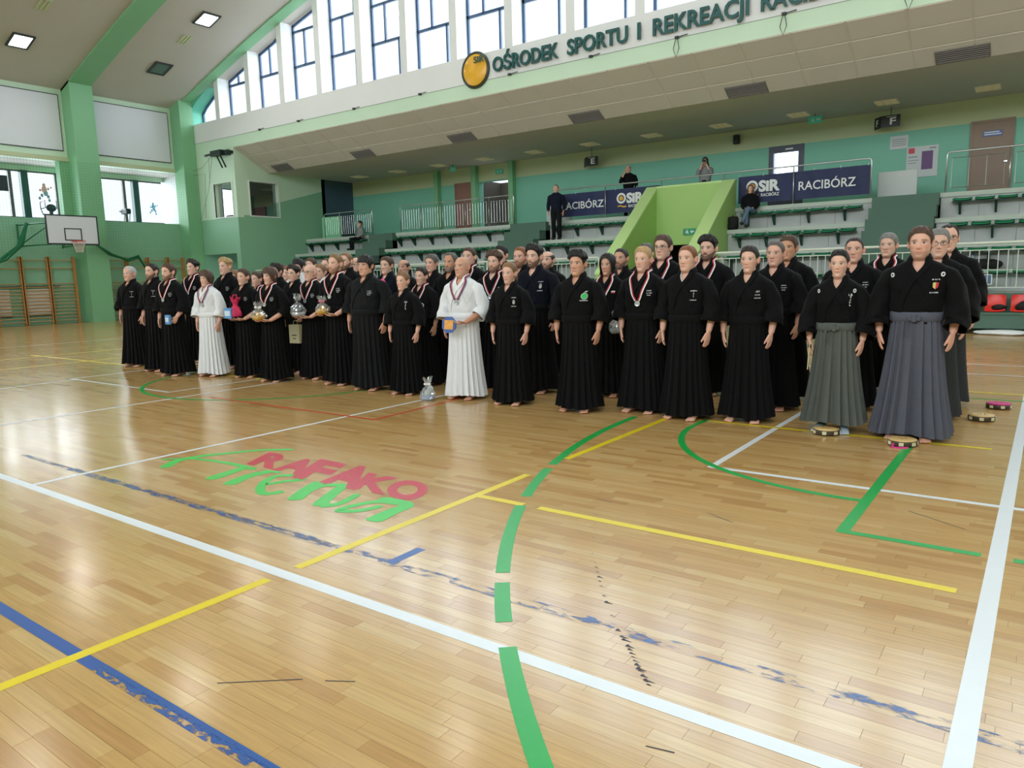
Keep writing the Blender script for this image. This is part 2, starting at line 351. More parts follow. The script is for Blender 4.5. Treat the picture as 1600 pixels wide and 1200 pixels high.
for pts, a, b in [([(150, 243), (205, 214), (300, 195), (430, 181), (560, 169), (690, 167)], .085, .05),
                  ([(138, 208), (250, 205), (345, 213), (440, 228), (530, 250)], .035, .05),
                  ([(500, 238), (425, 262), (335, 291)], .075, .10),
                  ([(600, 256), (500, 278), (415, 314)], .085, .10), ([(520, 268), (580, 258), (635, 264)], .05, .04),
                  ([(575, 312), (650, 300), (722, 292), (690, 276), (610, 280), (555, 318), (565, 350), (650, 342)], .055, .06),
                  ([(800, 300), (745, 335), (690, 378)], .085, .10), ([(745, 345), (810, 318), (890, 318), (850, 352), (790, 402)], .05, .09), ([(800, 402), (880, 392), (960, 352)], .07, .05),
                  ([(1130, 392), (1050, 384), (960, 396), (880, 420), (960, 422), (1060, 402)], .06, .05), ([(1050, 370), (1160, 396), (1090, 430), (1015, 466)], .07, .11)]:
    brush([fpx(*p) for p in pts], a*1.18, b*1.2)

# ------------------------------------------------------------------ walls
def panel_wall(name, axis, c0, c1, u0, u1, z0, z1, holes, zones, mats, kind=None):
    """wall slab between c0 and c1 along axis (0 or 1); holes are (u0,u1,z0,z1); zones are [(z_top, material index)]"""
    us = sorted({u0, u1, *[h[0] for h in holes], *[h[1] for h in holes]}); zs = sorted({z0, z1, *[h[2] for h in holes], *[h[3] for h in holes], *[z for z, _ in zones if z0 < z < z1]})
    q = MB()
    for a, b in zip(us, us[1:]):
        for c, d in zip(zs, zs[1:]):
            um, zm = (a+b)/2, (c+d)/2
            if any(h[0] < um < h[1] and h[2] < zm < h[3] for h in holes): continue
            mi = next(m for zt, m in zones if zm < zt)
            if axis == 0: q.box(c0, c1, a, b, c, d, mi)
            else: q.box(a, b, c0, c1, c, d, mi)
    return struct(q.build(name, mats))
ZC = lambda x: 15.05-.0055*x*x            # the barrel vault over the hall
# end wall at the left: solid below, an open gallery above it, the lintel with white boards on top
wl = panel_wall('wall_left', 0, XL-.35, XL, YS, YW, 0, 9.5, [(YS+.5, YW-.32, 4.17, 6.45)], [(4.17, 0), (6.45, 0), (99, 1)], [GREEN, PALE])
struct(wl, 'green end wall with open gallery and wall bars')
PY = [14.42-4.8*k for k in range(0, 6)]
for yy in PY:
    o = struct(MB().box(XL, XL+.75, yy, yy+.88, 0, ZC(XL+.75)-.02).build('trim_1', GREEN2)); o.name = 'trim_1'
    MB().box(XL-.36, XL-.0, yy-.35, yy+1.2, 4.17, 6.45).build('pier', GREEN2, wl)
struct(MB().box(XL, XL+.78, 18.95, 19.58, 0, ZC(XL+.78)-.02).build('trim_1', GREEN2))
for k, yy in enumerate([14.42+.88]+[p+.88 for p in PY[1:]]):
    y1 = 18.95 if k == 0 else PY[k-1]
    b = MB(); b.box(XL, XL+.03, yy+.12, y1-.16, 6.88, 9.0); p = b.build('wall_board', BOARDW, wl)
    f = MB()
    for a in ((yy+.1, y1-.14, 6.85, 6.88), (yy+.1, y1-.14, 9.0, 9.03), (yy+.1, yy+.12, 6.85, 9.03), (y1-.16, y1-.14, 6.85, 9.03)): f.box(XL, XL+.04, *a)
    f.build('board_edge', LINE, p)
    MB().box(XL-.02, XL+.06, yy, y1, 6.45, 6.62).build('lintel_edge', PALEY, wl)
# gallery behind the opening, with windows on its outer side
g = MB(); g.box(-34.5, XL-.35, YS, YW, 3.6, 3.8, 0); struct(g.build('trim_2', mat('gallery_floor', srgb(120, 120, 116), .6)))
g = MB(); g.box(-34.5, XL-.35, YS, YW, 6.45, 6.6, 0); struct(g.build('ceiling', CEILM))
wg = struct(MB().box(-34.7, -34.5, YS, YW, 3.8, 4.3).box(-34.7, -34.5, YS, YW, 6.24, 6.6).build('wall_gallery', PALE))
struct(MB().box(-34.5, XL-.35, YW-.1, YW-.0, 3.8, 6.45).build('wall_gallery_end', WHITE))
MULL = mat('dark_green_mullion', srgb(32, 74, 70), .5); MULL2 = mat('brown_window_frame', srgb(96, 92, 92), .5)
n = 0
yy = 18.1-4.6*7
while yy < 18.8:                          # one window per 4.6 m: a wide green post, brown frames, three panes
    n += 1; w = MB(); y0_, y1_ = yy, min(yy+4.6, YW-.1)
    w.box(-34.66, -34.4, yy-.13, yy+.13, 4.3, 6.24, 0); w.box(-34.62, -34.5, y0_+.13, y1_-.13, 4.3, 4.36, 1); w.box(-34.62, -34.5, y0_+.13, y1_-.13, 6.17, 6.24, 1)
    ms = [y0_+.13]
    for a in (1.25, 2.75, 4.1):
        if y0_+a < y1_-.2: w.box(-34.62, -34.5, y0_+a-.06, y0_+a+.06, 4.36, 6.17, 1); ms.append(y0_+a)
    ms.append(y1_-.0); wo = struct(w.build('window_%d' % n, [MULL, MULL2]))
    for a, b in zip(ms, ms[1:]): MB().box(-34.58, -34.574, a, b, 4.36, 6.17).build('pane', GLASS, wo)
    yy += 4.6
# faint film stickers of players on the gallery panes
def sticker(y, z, s, cols, label):
    t = thing('window_sticker', label, 'sticker', (-34.52, y, z), 0, 'player stickers on the gallery windows')
    body = [((0, .62), .09, 0), ((0, .40), .15, 0), ((.05, .22), .12, 1), ((-.14, .1), .08, 1), ((-.26, -.05), .07, 1), ((.16, .05), .08, 1), ((.2, -.14), .07, 1), ((.2, .45), .06, 0), ((.33, .52), .05, 0), ((-.2, .36), .06, 0)]
    for ci in (0, 1):
        q = MB()
        for (a, b), r, k in body:
            if k == ci: q.ball((0.0, a*s, b*s), (.004, r*s, r*s*1.25), 10, 6)
        q.build('figure', mat('sticker_%s' % cols[ci], {'pink': srgb(236, 170, 172), 'blue': srgb(128, 186, 214), 'slate': srgb(150, 160, 180)}[cols[ci]], .6), t)
sticker(14.25, 5.2, .8, ('pink', 'slate'), 'pink and slate player sticker on the leftmost gallery window')
sticker(18.9, 4.85, .6, ('blue', 'blue'), 'pale blue player sticker on the right gallery window')
# corner tower beside the stands: doorway below, glazed booth above
XT = -28.9
panel_wall('wall_tower_front', 1, YW, YW+.3, XL, XT, 0, 7.25, [(-31.75, -29.2, 0, 2.76), (-30.55, -29.2, 4.36, 5.82)], [(4.3, 0), (99, 1)], [GREEN, PALE])
q = MB()   # side of the tower: the two tones meet on a line that rises with the stands
def side(poly, m): q.prism(poly, 0, XT-.3, XT, m)
side([(19.9, 0), (24.3, 0), (24.3, 4.4), (19.9, 4.4)], 0); side([(21.77, 4.4), (24.3, 4.4), (24.3, 5.72), (21.77, 5.05)], 0)
side([(21.77, 5.05), (24.3, 5.72), (24.3, 6.32), (21.77, 6.32)], 1); side([(19.9, 4.4), (20.27, 4.4), (20.27, 7.1), (19.9, 7.25)], 1); side([(20.27, 5.87), (21.77, 5.87), (21.77, 6.3), (20.27, 7.1)], 1)
struct(q.build('wall_tower_side', [GREEN, PALE]))
f = MB(); f.box(XT-.02, XT+.03, 20.22, 20.27, 4.35, 5.92); f.box(XT-.02, XT+.03, 21.77, 21.82, 4.35, 5.92); f.box(XT-.02, XT+.03, 20.27, 21.77, 4.35, 4.4); f.box(XT-.02, XT+.03, 20.27, 21.77, 5.87, 5.92)
o = struct(f.build('window_30', WHITE)); MB().box(XT-.2, XT-.19, 20.27, 21.77, 4.4, 5.87).build('pane', DGLASS, o)
f = MB(); f.box(-30.6, -30.55, YW-.03, YW+.05, 4.31, 5.87); f.box(-29.2, -29.15, YW-.03, YW+.05, 4.31, 5.87); f.box(-30.55, -29.2, YW-.03, YW+.05, 4.31, 4.36)
o = struct(f.build('window_31', WHITE)); MB().box(-30.55, -29.2, YW+.2, YW+.21, 4.36, 5.82).build('pane', glass_mat('booth_front_glass', (.4, .43, .45), .6), o)
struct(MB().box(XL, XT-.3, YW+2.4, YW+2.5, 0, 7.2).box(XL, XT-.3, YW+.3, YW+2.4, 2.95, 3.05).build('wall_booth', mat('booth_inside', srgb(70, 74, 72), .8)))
# doorway passage under the booth
struct(MB().box(-31.95, -31.75, YW+.3, YW+2.4, 0, 2.9).build('wall_passage', GREEN)); 
d1 = struct(MB().box(-30.9, -29.95, YW+2.3, YW+2.38, 0, 2.3).build('door_1', mat('dark_green_door', srgb(70, 96, 70), .5)))
MB().box(-30.02, -29.98, YW+2.24, YW+2.3, 1.0, 1.12).build('handle', STEEL, d1)
# gable wall over the stands: pale strip, white sill band, piers and lunette windows under the vault
ww = MB(); ww.box(XL, XR, YW, YW+.7, 7.25, 7.7, 0); ww.box(XL, XR, YW, YW+.7, 7.7, 8.53, 1)
wb = struct(ww.build('wall_back', [PALE, WHITE]), 'white gable wall with tall lunette windows above the stands')
struct(MB().box(XL+.6, XR-.6, YW-.012, YW, 7.685, 7.70).build('trim_3', mat('cable_grey', srgb(150, 165, 155), .5)))
def arch_open(x): 
    x = abs(x)
    if x > 31.87: return 8.53
    e = 31.87-x; base = ZC(x)-.03
    return base if e > 1.5 else min(base, 9.1+(base-9.1)*math.sqrt(max(0, 1-((1.5-e)/1.5)**2)))
q = MB()                                  # rounded ends of the lunette
for s in (-1, 1):
    xs_ = [31.87-1.5*(1-math.cos(a)) for a in np.linspace(0, PI/2, 9)]
    poly = [(s*32.5, 8.53), (s*31.87, 8.53)]+[(s*x, arch_open(x)) for x in xs_]+[(s*(31.87-1.5), ZC(30.37)+.25), (s*32.5, ZC(30.37)+.25)]
    q.prism(poly, 1, YW, YW+.7)
struct(q.build('wall_back_corner', mat('teal_green_reveal', srgb(110, 196, 170), .5)))
PX = [-29.82+2.24*k for k in range(0, 27)]
for k, x in enumerate(PX):
    if k % 1 == 0:
        zt = ZC(x)+.05; p = MB(); p.box(x-.15, x+.15, YW, YW+.62, 8.53, zt); p.build('pier', WHITE, wb)
edges = [-31.87]+PX+[31.87]
for k in range(len(edges)-1):
    a = edges[k]+(.15 if k else 0); b = edges[k+1]-(.15 if k+1 < len(edges)-1 else 0)
    w = MB(); zt = lambda x: arch_open(x)
    yA, yB = YW+.55, YW+.62; fw = .06
    def topped(u0, u1, z0, m=0):
        if min(zt(u0), zt(u1)) > z0+.02: w.prism([(u0, z0), (u1, z0), (u1, zt(u1)), (u0, zt(u0))], 1, yA, yB, m)
    topped(a, a+.09, 8.53); topped(b-.06, b, 8.53)
    w.box(a, b, yA, yB, 8.53, 8.58)
    nn = 6
    for i in range(nn):
        u0, u1 = a+(b-a)*i/nn, a+(b-a)*(i+1)/nn; w.prism([(u0, zt(u0)-.09), (u1, zt(u1)-.09), (u1, zt(u1)), (u0, zt(u0))], 1, yA, yB)
    lv = [8.55, 9.95, 11.26, 12.57, 13.88, 15.2]
    wo = None; cuts = []
    for r in range(5):
        z0, z1 = lv[r], lv[r+1]
        if max(zt(a), zt(b)) < z0+.1: break
        fr = .70 if r % 2 == 0 else .36
        if k % 2 == 1 and False: fr = 1-fr
        xm = a+(b-a)*fr
        zz = min(z1, zt(xm))
        if zz > z0+.05: w.box(xm-.035, xm+.035, yA, yB, z0, zz)
        if r and min(zt(a+.1), zt(b-.1)) > z0: w.box(a, b, yA, yB, z0-.045, z0+.045)
        elif r: w.box((a+b)/2, b, yA, yB, z0-.045, z0+.045)
        cuts.append((z0, z1, xm))
    wo = struct(w.build('window_%d' % (40+k), FRAME))
    for z0, z1, xm in cuts:
        for u0, u1 in ((a, xm), (xm, b)):
            t0, t1 = min(z1, zt(u0)), min(z1, zt(u1))
            if max(t0, t1) > z0+.05: MB().prism([(u0, z0), (u1, z0), (u1, max(t1, z0+.01)), (u0, max(t0, z0+.01))], 1, yA+.03, yA+.036).build('pane', GLASS, wo)
# vault
def vault(name, y0, y1, d, m, t=.3, x0=XL, x1=XR, k=64):
    q = MB(); P = np.zeros((k+1, 4, 3))
    for i, x in enumerate(np.linspace(x0, x1, k+1)):
        z = ZC(x)-d; P[i] = [(x, y0, z), (x, y1, z), (x, y1, z+t), (x, y0, z+t)]
    q.grid(P, True, 0, True, True); return q.build(name, m)
struct(vault('ceiling', YS, YW+.7, 0, CEILM), 'pale barrel vault ceiling with green ribs')
ri = 4
for yy in PY:
    ri += 1; struct(vault('trim_%d' % ri, yy, yy+.85, .09, GREEN2, .2))
struct(vault('trim_4', 19.12, YW-.001, .05, GREEN2, .2))
# opposite gable (behind the camera) and far end wall
q = MB(); q.box(XL, XR, YS-.4, YS, 0, 7.9, 0)
for k in range(0, 27, 1): x = -29.12+2.24*k; q.box(x-.2, x+.2, YS-.4, YS, 7.9, ZC(x)+.1, 1)
struct(q.build('wall_front', [GREEN, WHITE]))
struct(MB().box(XR, XR+.3, YS, YW, 0, 9.3).build('wall_right', GREEN))
# round sign and raised lettering on the gable
LET = mat('dark_green_letter', srgb(16, 84, 84), .4)
sg = thing('round_sign', 'round golden ball-shaped sign on the gable wall before the lettering', 'sign', (-15.45, YW-.12, 8.06))
b = MB(); b.lathe([(.0, .0), (.56, .0), (.57, .03), (.56, .06), (.0, .06)], (0, 0.05, 0), 40, axis=1); b.build('rim', mat('sign_rim', srgb(60, 66, 52), .4), sg, True)
b = MB(); b.lathe([(.525, .05), (.50, .03), (.42, -.005), (.3, -.03), (.15, -.045), (.001, -.05)], (0, 0.03, 0), 40, axis=1); b.build('face', mat('golden_enamel', srgb(236, 178, 50), .28, var=.12, vscale=1.5), sg, True)
text_obj('lettering', 'SIR', LET, sg, .42, .2, (.02, -.03, .18), (1, 0, .0), (0, 0, 1), .012, bold=.02)
sl = thing('wall_lettering', 'large dark green raised lettering along the white gable band', 'lettering', (0, YW-.1, 0))
words_ = [('OŚRODEK', -14.7, 2.44), ('SPORTU', -11.95, 1.97), ('I', -9.68, .09), ('REKREACJI', -9.22, 2.62), ('RACIBÓRZ', -6.3, 2.5)]
for s, x, w in words_: text_obj('word', s, LET, sl, w, .44, (x, .03, 7.86), (1, 0, 0), (0, 0, 1), .06, bold=.022)
# small cable clips on the strip and the cables hanging over it
CL = mat('clip_dark', srgb(50, 54, 54), .5)
for kx, x in enumerate((-26.9, -24.4, -21.2, -17.9, -14.1, -11.2, -8.55, -5.75, -3.0)):
    t = thing('cable_clip', 'small dark cable clip on the pale strip, %s from the left' % ['first', 'second', 'third', 'fourth', 'fifth', 'sixth', 'seventh', 'eighth', 'ninth'][kx], 'clip', (x, YW, 7.7), 0, 'cable clips along the pale strip')
    MB().box(-.05, .05, -.08, 0, -.03, .03).build('clip', CL, t); MB().tube([(0, -.06, 0), (.3, -.05, .03)], .012, 5).build('pin', CL, t)
    if x > -9: MB().tube([(-.02, -.06, 0), (-.08, -.09, -.3), (0, -.1, -.52), (.08, -.09, -.3), (.02, -.06, 0)], .010, 5).build('loop', CL, t)
# ------------------------------------------------------------------ ceiling over the stands
XE = 9.0
n2 = np.array((0, -(7.25-6.3), -(21.3-19.6))); n2 = n2/np.linalg.norm(n2)
so = MB(); so.prism([(19.6, 7.25), (21.3, 6.3), (21.3, 6.5), (19.95, 7.249)], 0, XT, XE)
sof = struct(so.build('ceiling', TILEGAP), 'sloping panelled soffit above the stands')
pm_ = {}
dv = np.array((0, 21.3-19.6, 6.3-7.25))
for i in range(31):
    xa = -29.74+1.27*i; xb = xa+1.27
    xa = max(xa, XT)
    for r in range(3):
        P0 = np.array((0, 19.6, 7.25))+dv*(r/3); P1 = np.array((0, 19.6, 7.25))+dv*((r+1)/3); e = dv/np.linalg.norm(dv)*.012
        key = (round(xb-xa, 2), r)
        if key not in pm_:
            q = MB(); w = xb-xa; a, b2 = P0+e, P1-e; o_ = n2*.018
            q.add([(.012, *a[1:]), (w-.012, *a[1:]), (w-.012, *b2[1:]), (.012, *b2[1:]), (.03, *(a+o_+e)[1:]), (w-.03, *(a+o_+e)[1:]), (w-.03, *(b2+o_-e)[1:]), (.03, *(b2+o_-e)[1:])], [(7, 6, 5, 4), (4, 5, 1, 0), (5, 6, 2, 1), (6, 7, 3, 2), (7, 4, 0, 3)])
            pm_[key] = q.mesh('ceiling_panel', TILE)
        link('ceiling_panel', pm_[key], sof, (xa, 0, 0))
struct(MB().box(XT-.0, XE, 21.3, 26.5, 6.3, 6.5).build('ceiling', CEILM))
GRL = mat('grille_grey', srgb(120, 116, 112), .6); GRD = mat('grille_dark', srgb(60, 58, 56), .7)
for k, x in enumerate([-27.55+5.1*i for i in range(7)]):
    t = thing('air_vent', ('slatted grey air vent in the sloping soffit, number %s from the tower' % ['one', 'two', 'three', 'four', 'five', 'six', 'seven'][k]), 'vent', (x, 0, 0), 0, 'air vents in the soffit')
    ya, yb = 20.9, 21.22; zf = lambda y: 7.25+(y-19.6)*(6.3-7.25)/1.7-.03
    q = MB(); q.add([(-.54, ya, zf(ya)), (.54, ya, zf(ya)), (.54, yb, zf(yb)), (-.54, yb, zf(yb))], [(3, 2, 1, 0)]); q.build('backing', GRD, t)
    for j in range(6):
        yy = ya+(yb-ya)*(j+.5)/6; q = MB(); q.box(-.53, .53, yy-.012, yy+.012, zf(yy)-.025, zf(yy)); q.build('slat', GRL, t)
    for (a, b, c, d) in ((-.56, .56, ya-.03, ya), (-.56, .56, yb, yb+.03), (-.56, -.53, ya, yb), (.53, .56, ya, yb)):
        q = MB(); q.prism([(c, zf(c)-.02), (d, zf(d)-.02), (d, zf(d)+.02), (c, zf(c)+.02)], 0, a, b); q.build('frame', GRL, t)
LAMPOFF = mat('lamp_louvre', srgb(236, 228, 190), .4, emit=(1.0, .9, .62), estr=.12)
LOUV = mat('louvre_white', srgb(240, 236, 215), .35)
nm = ['first', 'second', 'third', 'fourth', 'fifth', 'sixth', 'seventh', 'eighth', 'ninth', 'tenth', 'eleventh', 'twelfth', 'thirteenth']
for k, x in enumerate([.75-2.51*i for i in range(12)]):
    t = thing('louvre_lamp', '%s recessed square louvre lamp over the gallery walkway, counted from the right' % nm[k], 'lamp', (x, 24.9, 6.3), 0, 'louvre lamps over the gallery walkway')
    MB().box(-.3, .3, -.3, .3, -.004, .0).build('reflector', LAMPOFF, t)
    q = MB()
    for a in (-.3, -.1, .1, .29): q.box(a, a+.012, -.3, .3, -.035, -.004); q.box(-.3, .3, a, a+.012, -.035, -.004)
    q.build('louvre', LOUV, t)
# ------------------------------------------------------------------ back wall of the gallery walkway
YB = 26.3
panel_wall('wall_gallery_back', 1, YB, YB+.3, XT-4, XE, 0, 6.5, [(-20.75, -19.0, 3.42, 5.6), (-8.1, -6.94, 3.42, 5.62)], [(5.62, 0), (99, 1)], [TEAL, PALEY])
BLUE = mat('dark_blue_grey_paint', srgb(70, 92, 112), .6, var=.15, vscale=.7)
struct(MB().box(XT-.4, XT, 24.3, YB, 3.4, 6.3).box(XT-4, XT, 24.3, 24.5, 3.4, 6.3).build('wall_gallery_corner', BLUE))
q = MB()
for x in (-23.1, -20.9, -18.87): q.box(x-.12, x+.12, YB-.25, YB, 3.42, 6.3)
struct(q.build('trim_20', GREEN2))
PINK = mat('rosewood_door', srgb(146, 104, 92), .5, var=.08, vscale=4); BRN = mat('beige_door', srgb(146, 122, 104), .5, var=.06, vscale=4)
def door(name, x0, x1, zt, m):
    d = struct(MB().box(x0, x1, YB-.06, YB-.01, 3.42, zt).build(name, m))
    q = MB(); q.box(x0-.07, x0, YB-.08, YB, 3.42, zt+.07); q.box(x1, x1+.07, YB-.08, YB, 3.42, zt+.07); q.box(x0, x1, YB-.08, YB, zt, zt+.07); q.build('door_frame', m, d)
    MB().box(x1-.14, x1-.06, YB-.11, YB-.06, 4.42, 4.46).build('handle', STEEL, d); return d
door('door_2', -22.05, -21.15, 5.58, PINK); d3 = door('door_3', -2.15, -1.2, 5.58, BRN)
MB().box(-1.9, -1.42, YB-.08, YB-.065, 5.18, 5.34).build('door_plate', mat('blue_plate', srgb(70, 100, 170), .4), d3)
MB().box(-1.87, -1.45, YB-.086, YB-.08, 5.22, 5.25).box(-1.87, -1.5, YB-.086, YB-.08, 5.28, 5.31).build('plate_lettering', WHITE, d3)
struct(MB().box(-20.75, -19.0, YB+1.6, YB+1.7, 3.42, 5.7).box(-20.85, -20.75, YB+.3, YB+1.7, 3.42, 5.7).box(-19.0, -18.9, YB+.3, YB+1.7, 3.42, 5.7).build('wall_niche', mat('niche_brown', srgb(84, 78, 72), .7)))
q = MB()  # hand rail of the dark stair in the niche
q.tube([(-20.0, YB+.9, 4.9), (-19.3, YB+.9, 3.9)], .04, 6); tag(q.build('stair_handrail', mat('black_rail', srgb(24, 24, 26), .4)), 'dark sloping handrail inside the stair niche at the back', 'handrail')
# glazed door with a bright pane
w = MB(); w.box(-8.1, -7.95, YB-.02, YB+.08, 3.42, 5.62); w.box(-7.12, -6.94, YB-.02, YB+.08, 3.42, 5.62); w.box(-7.95, -7.12, YB-.02, YB+.08, 5.4, 5.62); w.box(-7.95, -7.12, YB-.02, YB+.08, 3.42, 4.2)
d4 = struct(w.build('door_4', mat('slate_door_frame', srgb(58, 64, 84), .4))); MB().box(-7.95, -7.12, YB+.03, YB+.036, 4.2, 5.4).build('pane', glass_mat('door_pane', (.75, .82, .9), .25), d4)
MB().box(-7.55, -7.3, YB-.03, YB-.02, 5.47, 5.52).build('door_plate', WHITE, d4)
# posters and panels on the wall, signs
POST = mat('poster_paper', srgb(206, 212, 212), .5, var=.03)
def poster(x0, x1, z0, z1, label, extra=()):
    t = thing('wall_poster', label, 'poster', ((x0+x1)/2, YB, z0))
    w = (x1-x0)/2; MB().box(-w, w, -.03, -.005, 0, z1-z0).build('sheet', POST, t)
    for (a, b, c, d, m) in extra: MB().box(-w+a, -w+b, -.036, -.03, c, d).build('print', m, t)
PUR = mat('poster_purple', srgb(106, 70, 126), .5); RED = mat('poster_red', srgb(206, 70, 80), .5); GRP = mat('poster_grey_print', srgb(150, 150, 156), .6)
poster(-4.36, -3.85, 5.1, 5.5, 'pale information sheet on the teal wall left of the purple poster', [(.06, .45, .1+.06*k, .12+.06*k, GRP) for k in range(4)])
poster(-3.88, -3.02, 4.2, 5.12, 'white poster with a purple panel and a red mark on the teal wall', [(.42, .72, .22, .76, PUR), (.05, .22, .72, .88, RED), (.05, .3, .6, .63, GRP), (.05, .34, .5, .52, GRP), (.05, .28, .42, .44, GRP), (.62, .8, .82, .86, GRP)])
def wall_panel(x0, x1, z0, z1, label, y=None, m=POST):
    t = thing('display_board', label, 'panel', ((x0+x1)/2, y or 23.9, z0)); w = (x1-x0)/2
    MB().bevbox(-w, w, -.03, .03, 0, z1-z0, .01).build('board', m, t); MB().box(-w, -w+.05, -.02, .3, 0, .05).box(w-.05, w, -.02, .3, 0, .05).build('foot', LINE, t)
wall_panel(-4.3, -3.28, 3.42, 4.22, 'plain pale board standing by the aisle right of the right banner', 24.3)
wall_panel(-15.7, -14.6, 3.42, 4.12, 'plain white board behind the standing man in the dark sweater', 24.0)
wall_panel(-28.5, -27.2, 3.42, 4.45, 'mint green board standing at the far left corner of the stands', 23.9, mat('mint_board', srgb(140, 220, 170), .5))
BLK = mat('black_sign', srgb(22, 24, 24), .4)
def letter_sign(x, z, s, label, two=False):
    t = thing('letter_sign', label, 'sign', (x, YB-.6, z))
    MB().box(-.26, .26, 0, .05, -.17, .17).build('plate', BLK, t); text_obj('letter', s, WHITE, t, .17, .2, (-.02, -.002, -.1), (1, 0, 0), (0, 0, 1), .004, bold=.02)
    MB().box(-.12, .16, -.004, 0, .12, .135).build('caption', WHITE, t)
    q = MB(); q.add([(-.26, 0, -.17), (-.5, .3, -.17), (-.5, .3, .17), (-.26, 0, .17), (-.26, .05, -.17), (-.46, .32, -.17), (-.46, .32, .17), (-.26, .05, .17)], [(0, 3, 2, 1), (4, 5, 6, 7), (0, 1, 5, 4), (3, 7, 6, 2), (1, 2, 6, 5)]); q.build('wing', BLK, t)
    if two: text_obj('letter', s, WHITE, t, .1, .2, (-.43, .20, -.1), (.62, -.78, 0), (0, 0, 1), .004, bold=.02)
    MB().tube([(0, .03, .17), (0, .03, 6.3-z)], .01, 5).build('hanger', BLK, t)
letter_sign(-14.72, 5.8, 'E', 'black hanging sector sign with the white letter E'); letter_sign(-4.28, 5.88, 'F', 'black folded hanging sector sign with two white letters F', True)
EXG = mat('exit_green', srgb(20, 120, 80), .4, emit=(.05, .5, .3), estr=.25)
def exit_sign(loc, label, w=.4):
    t = thing('exit_sign', label, 'exit sign', loc); MB().box(-w/2, w/2, -.03, 0, -.1, .1).build('plate', EXG, t)
    q = MB(); q.ball((-w*.18, -.033, .05), (.018, .004, .018), 8, 5); q.add([(-w*.25, -.034, .03), (-w*.1, -.034, .03), (-w*.05, -.034, -.07), (-w*.12, -.034, -.07), (-w*.17, -.034, -.02), (-w*.3, -.034, -.07)], [(0, 5, 4, 3, 2, 1)]); q.build('running_figure', WHITE, t)
    q = MB(); q.add([(w*.08, -.034, 0), (w*.22, -.034, .06), (w*.22, -.034, .02), (w*.4, -.034, .02), (w*.4, -.034, -.02), (w*.22, -.034, -.02), (w*.22, -.034, -.06)], [tuple(range(6, -1, -1))]); q.build('arrow', WHITE, t)
    if loc[1] == 25.2: MB().tube([(0, -.015, .1), (0, -.015, 6.3-loc[2])], .012, 5).build('hanger', BLK, t)
exit_sign((-6.35, 25.2, 6.12), 'green exit sign hanging under the ceiling left of the F sign'); exit_sign((-19.6, YB-.02, 5.95), 'green exit sign above the stair niche'); exit_sign((-21.3, 25.2, 6.1), 'small exit sign under the ceiling above the rosewood door', .3)
t = thing('wall_speaker', 'small black loudspeaker box high on the olive wall right of the E sign', 'speaker', (-9.2, YB-.1, 6.0)); MB().bevbox(-.1, .1, -.1, .08, -.15, .15, .02).build('case', BLK, t); MB().lathe([(.001, -.112), (.05, -.108), (.06, -.1)], (0, 0, 0), 12, axis=1).build('cone', DARKIN, t)

# ------------------------------------------------------------------ stands
ST = [(20.0, .85), (21.1, 1.38), (21.8, 2.05), (22.5, 2.72), (23.2, 3.42)]      # front edge and height of each tread
SEC = [(-28.9, -24.4), (-22.95, -16.7), (-15.1, -11.1), (-8.15, -4.2), (-2.57, 8.9)]
SECN = ['left end section', 'section left of the middle aisle', 'section behind the left banner', 'section behind the right banner', 'section at the right edge']
SLOT = [(-24.4, -22.95), (-16.7, -15.1), (-4.2, -2.57)]
def stand_block(x0, x1, nm):
    s = MB()
    for i, (y, z) in enumerate(ST):
        y1 = ST[i+1][0] if i < 4 else YB
        s.box(x0+.02, x1-.02, y+.06, y1+.06, max(0, z-1.2), z-.10)
    blk = struct(s.build('stand_%s' % nm, RISER), 'stepped concrete stand with grey risers'); return blk
for k, (x0, x1) in enumerate(SEC):
    blk = stand_block(x0, x1, 'section_%d' % (k+1))
    for i in range(1, 5):
        y, z = ST[i]; y1 = ST[i+1][0] if i < 4 else YB
        MB().box(x0, x1, y, y1+.05, z-.12, z).build('tread', CONC, blk)
        zb = ST[i-1][1]; nn = max(1, round((x1-x0)/.9)); 
        for j in range(nn):           # riser blocks with open joints
            a = x0+.03+(x1-x0-.06)*j/nn; b = x0+.03+(x1-x0-.06)*(j+1)/nn
            MB().box(a+.006, b-.006, y+.035, y+.06, zb+.005, z-.125).build('riser_block', RISER, blk)
    MB().box(x0, x1, 20.0, 21.15, .74, .85).build('tread', CONC, blk)
    MB().box(x0, x1, YW, 20.02, 0, .85).build('plinth', STAIRG, blk)
for k, (x0, x1) in enumerate(SLOT):
    st = MB(); st.box(x0, x1, 25.2, YB, 2.4, 3.40); o = struct(st.build('trim_%d' % (30+k), STAIRG))
    yy, zz = 20.0, .85; n = 8
    MB().box(x0, x1, YW, 20.1, 0, .85).build('step', STAIRG, o)
    for i in range(n):
        z1 = .85+(3.42-.85)*(i+1)/n; y0 = 20.1+(23.4-20.1)*i/n; MB().box(x0, x1, y0, 25.3, max(0, z1-.9), z1).build('step', STAIRG, o)
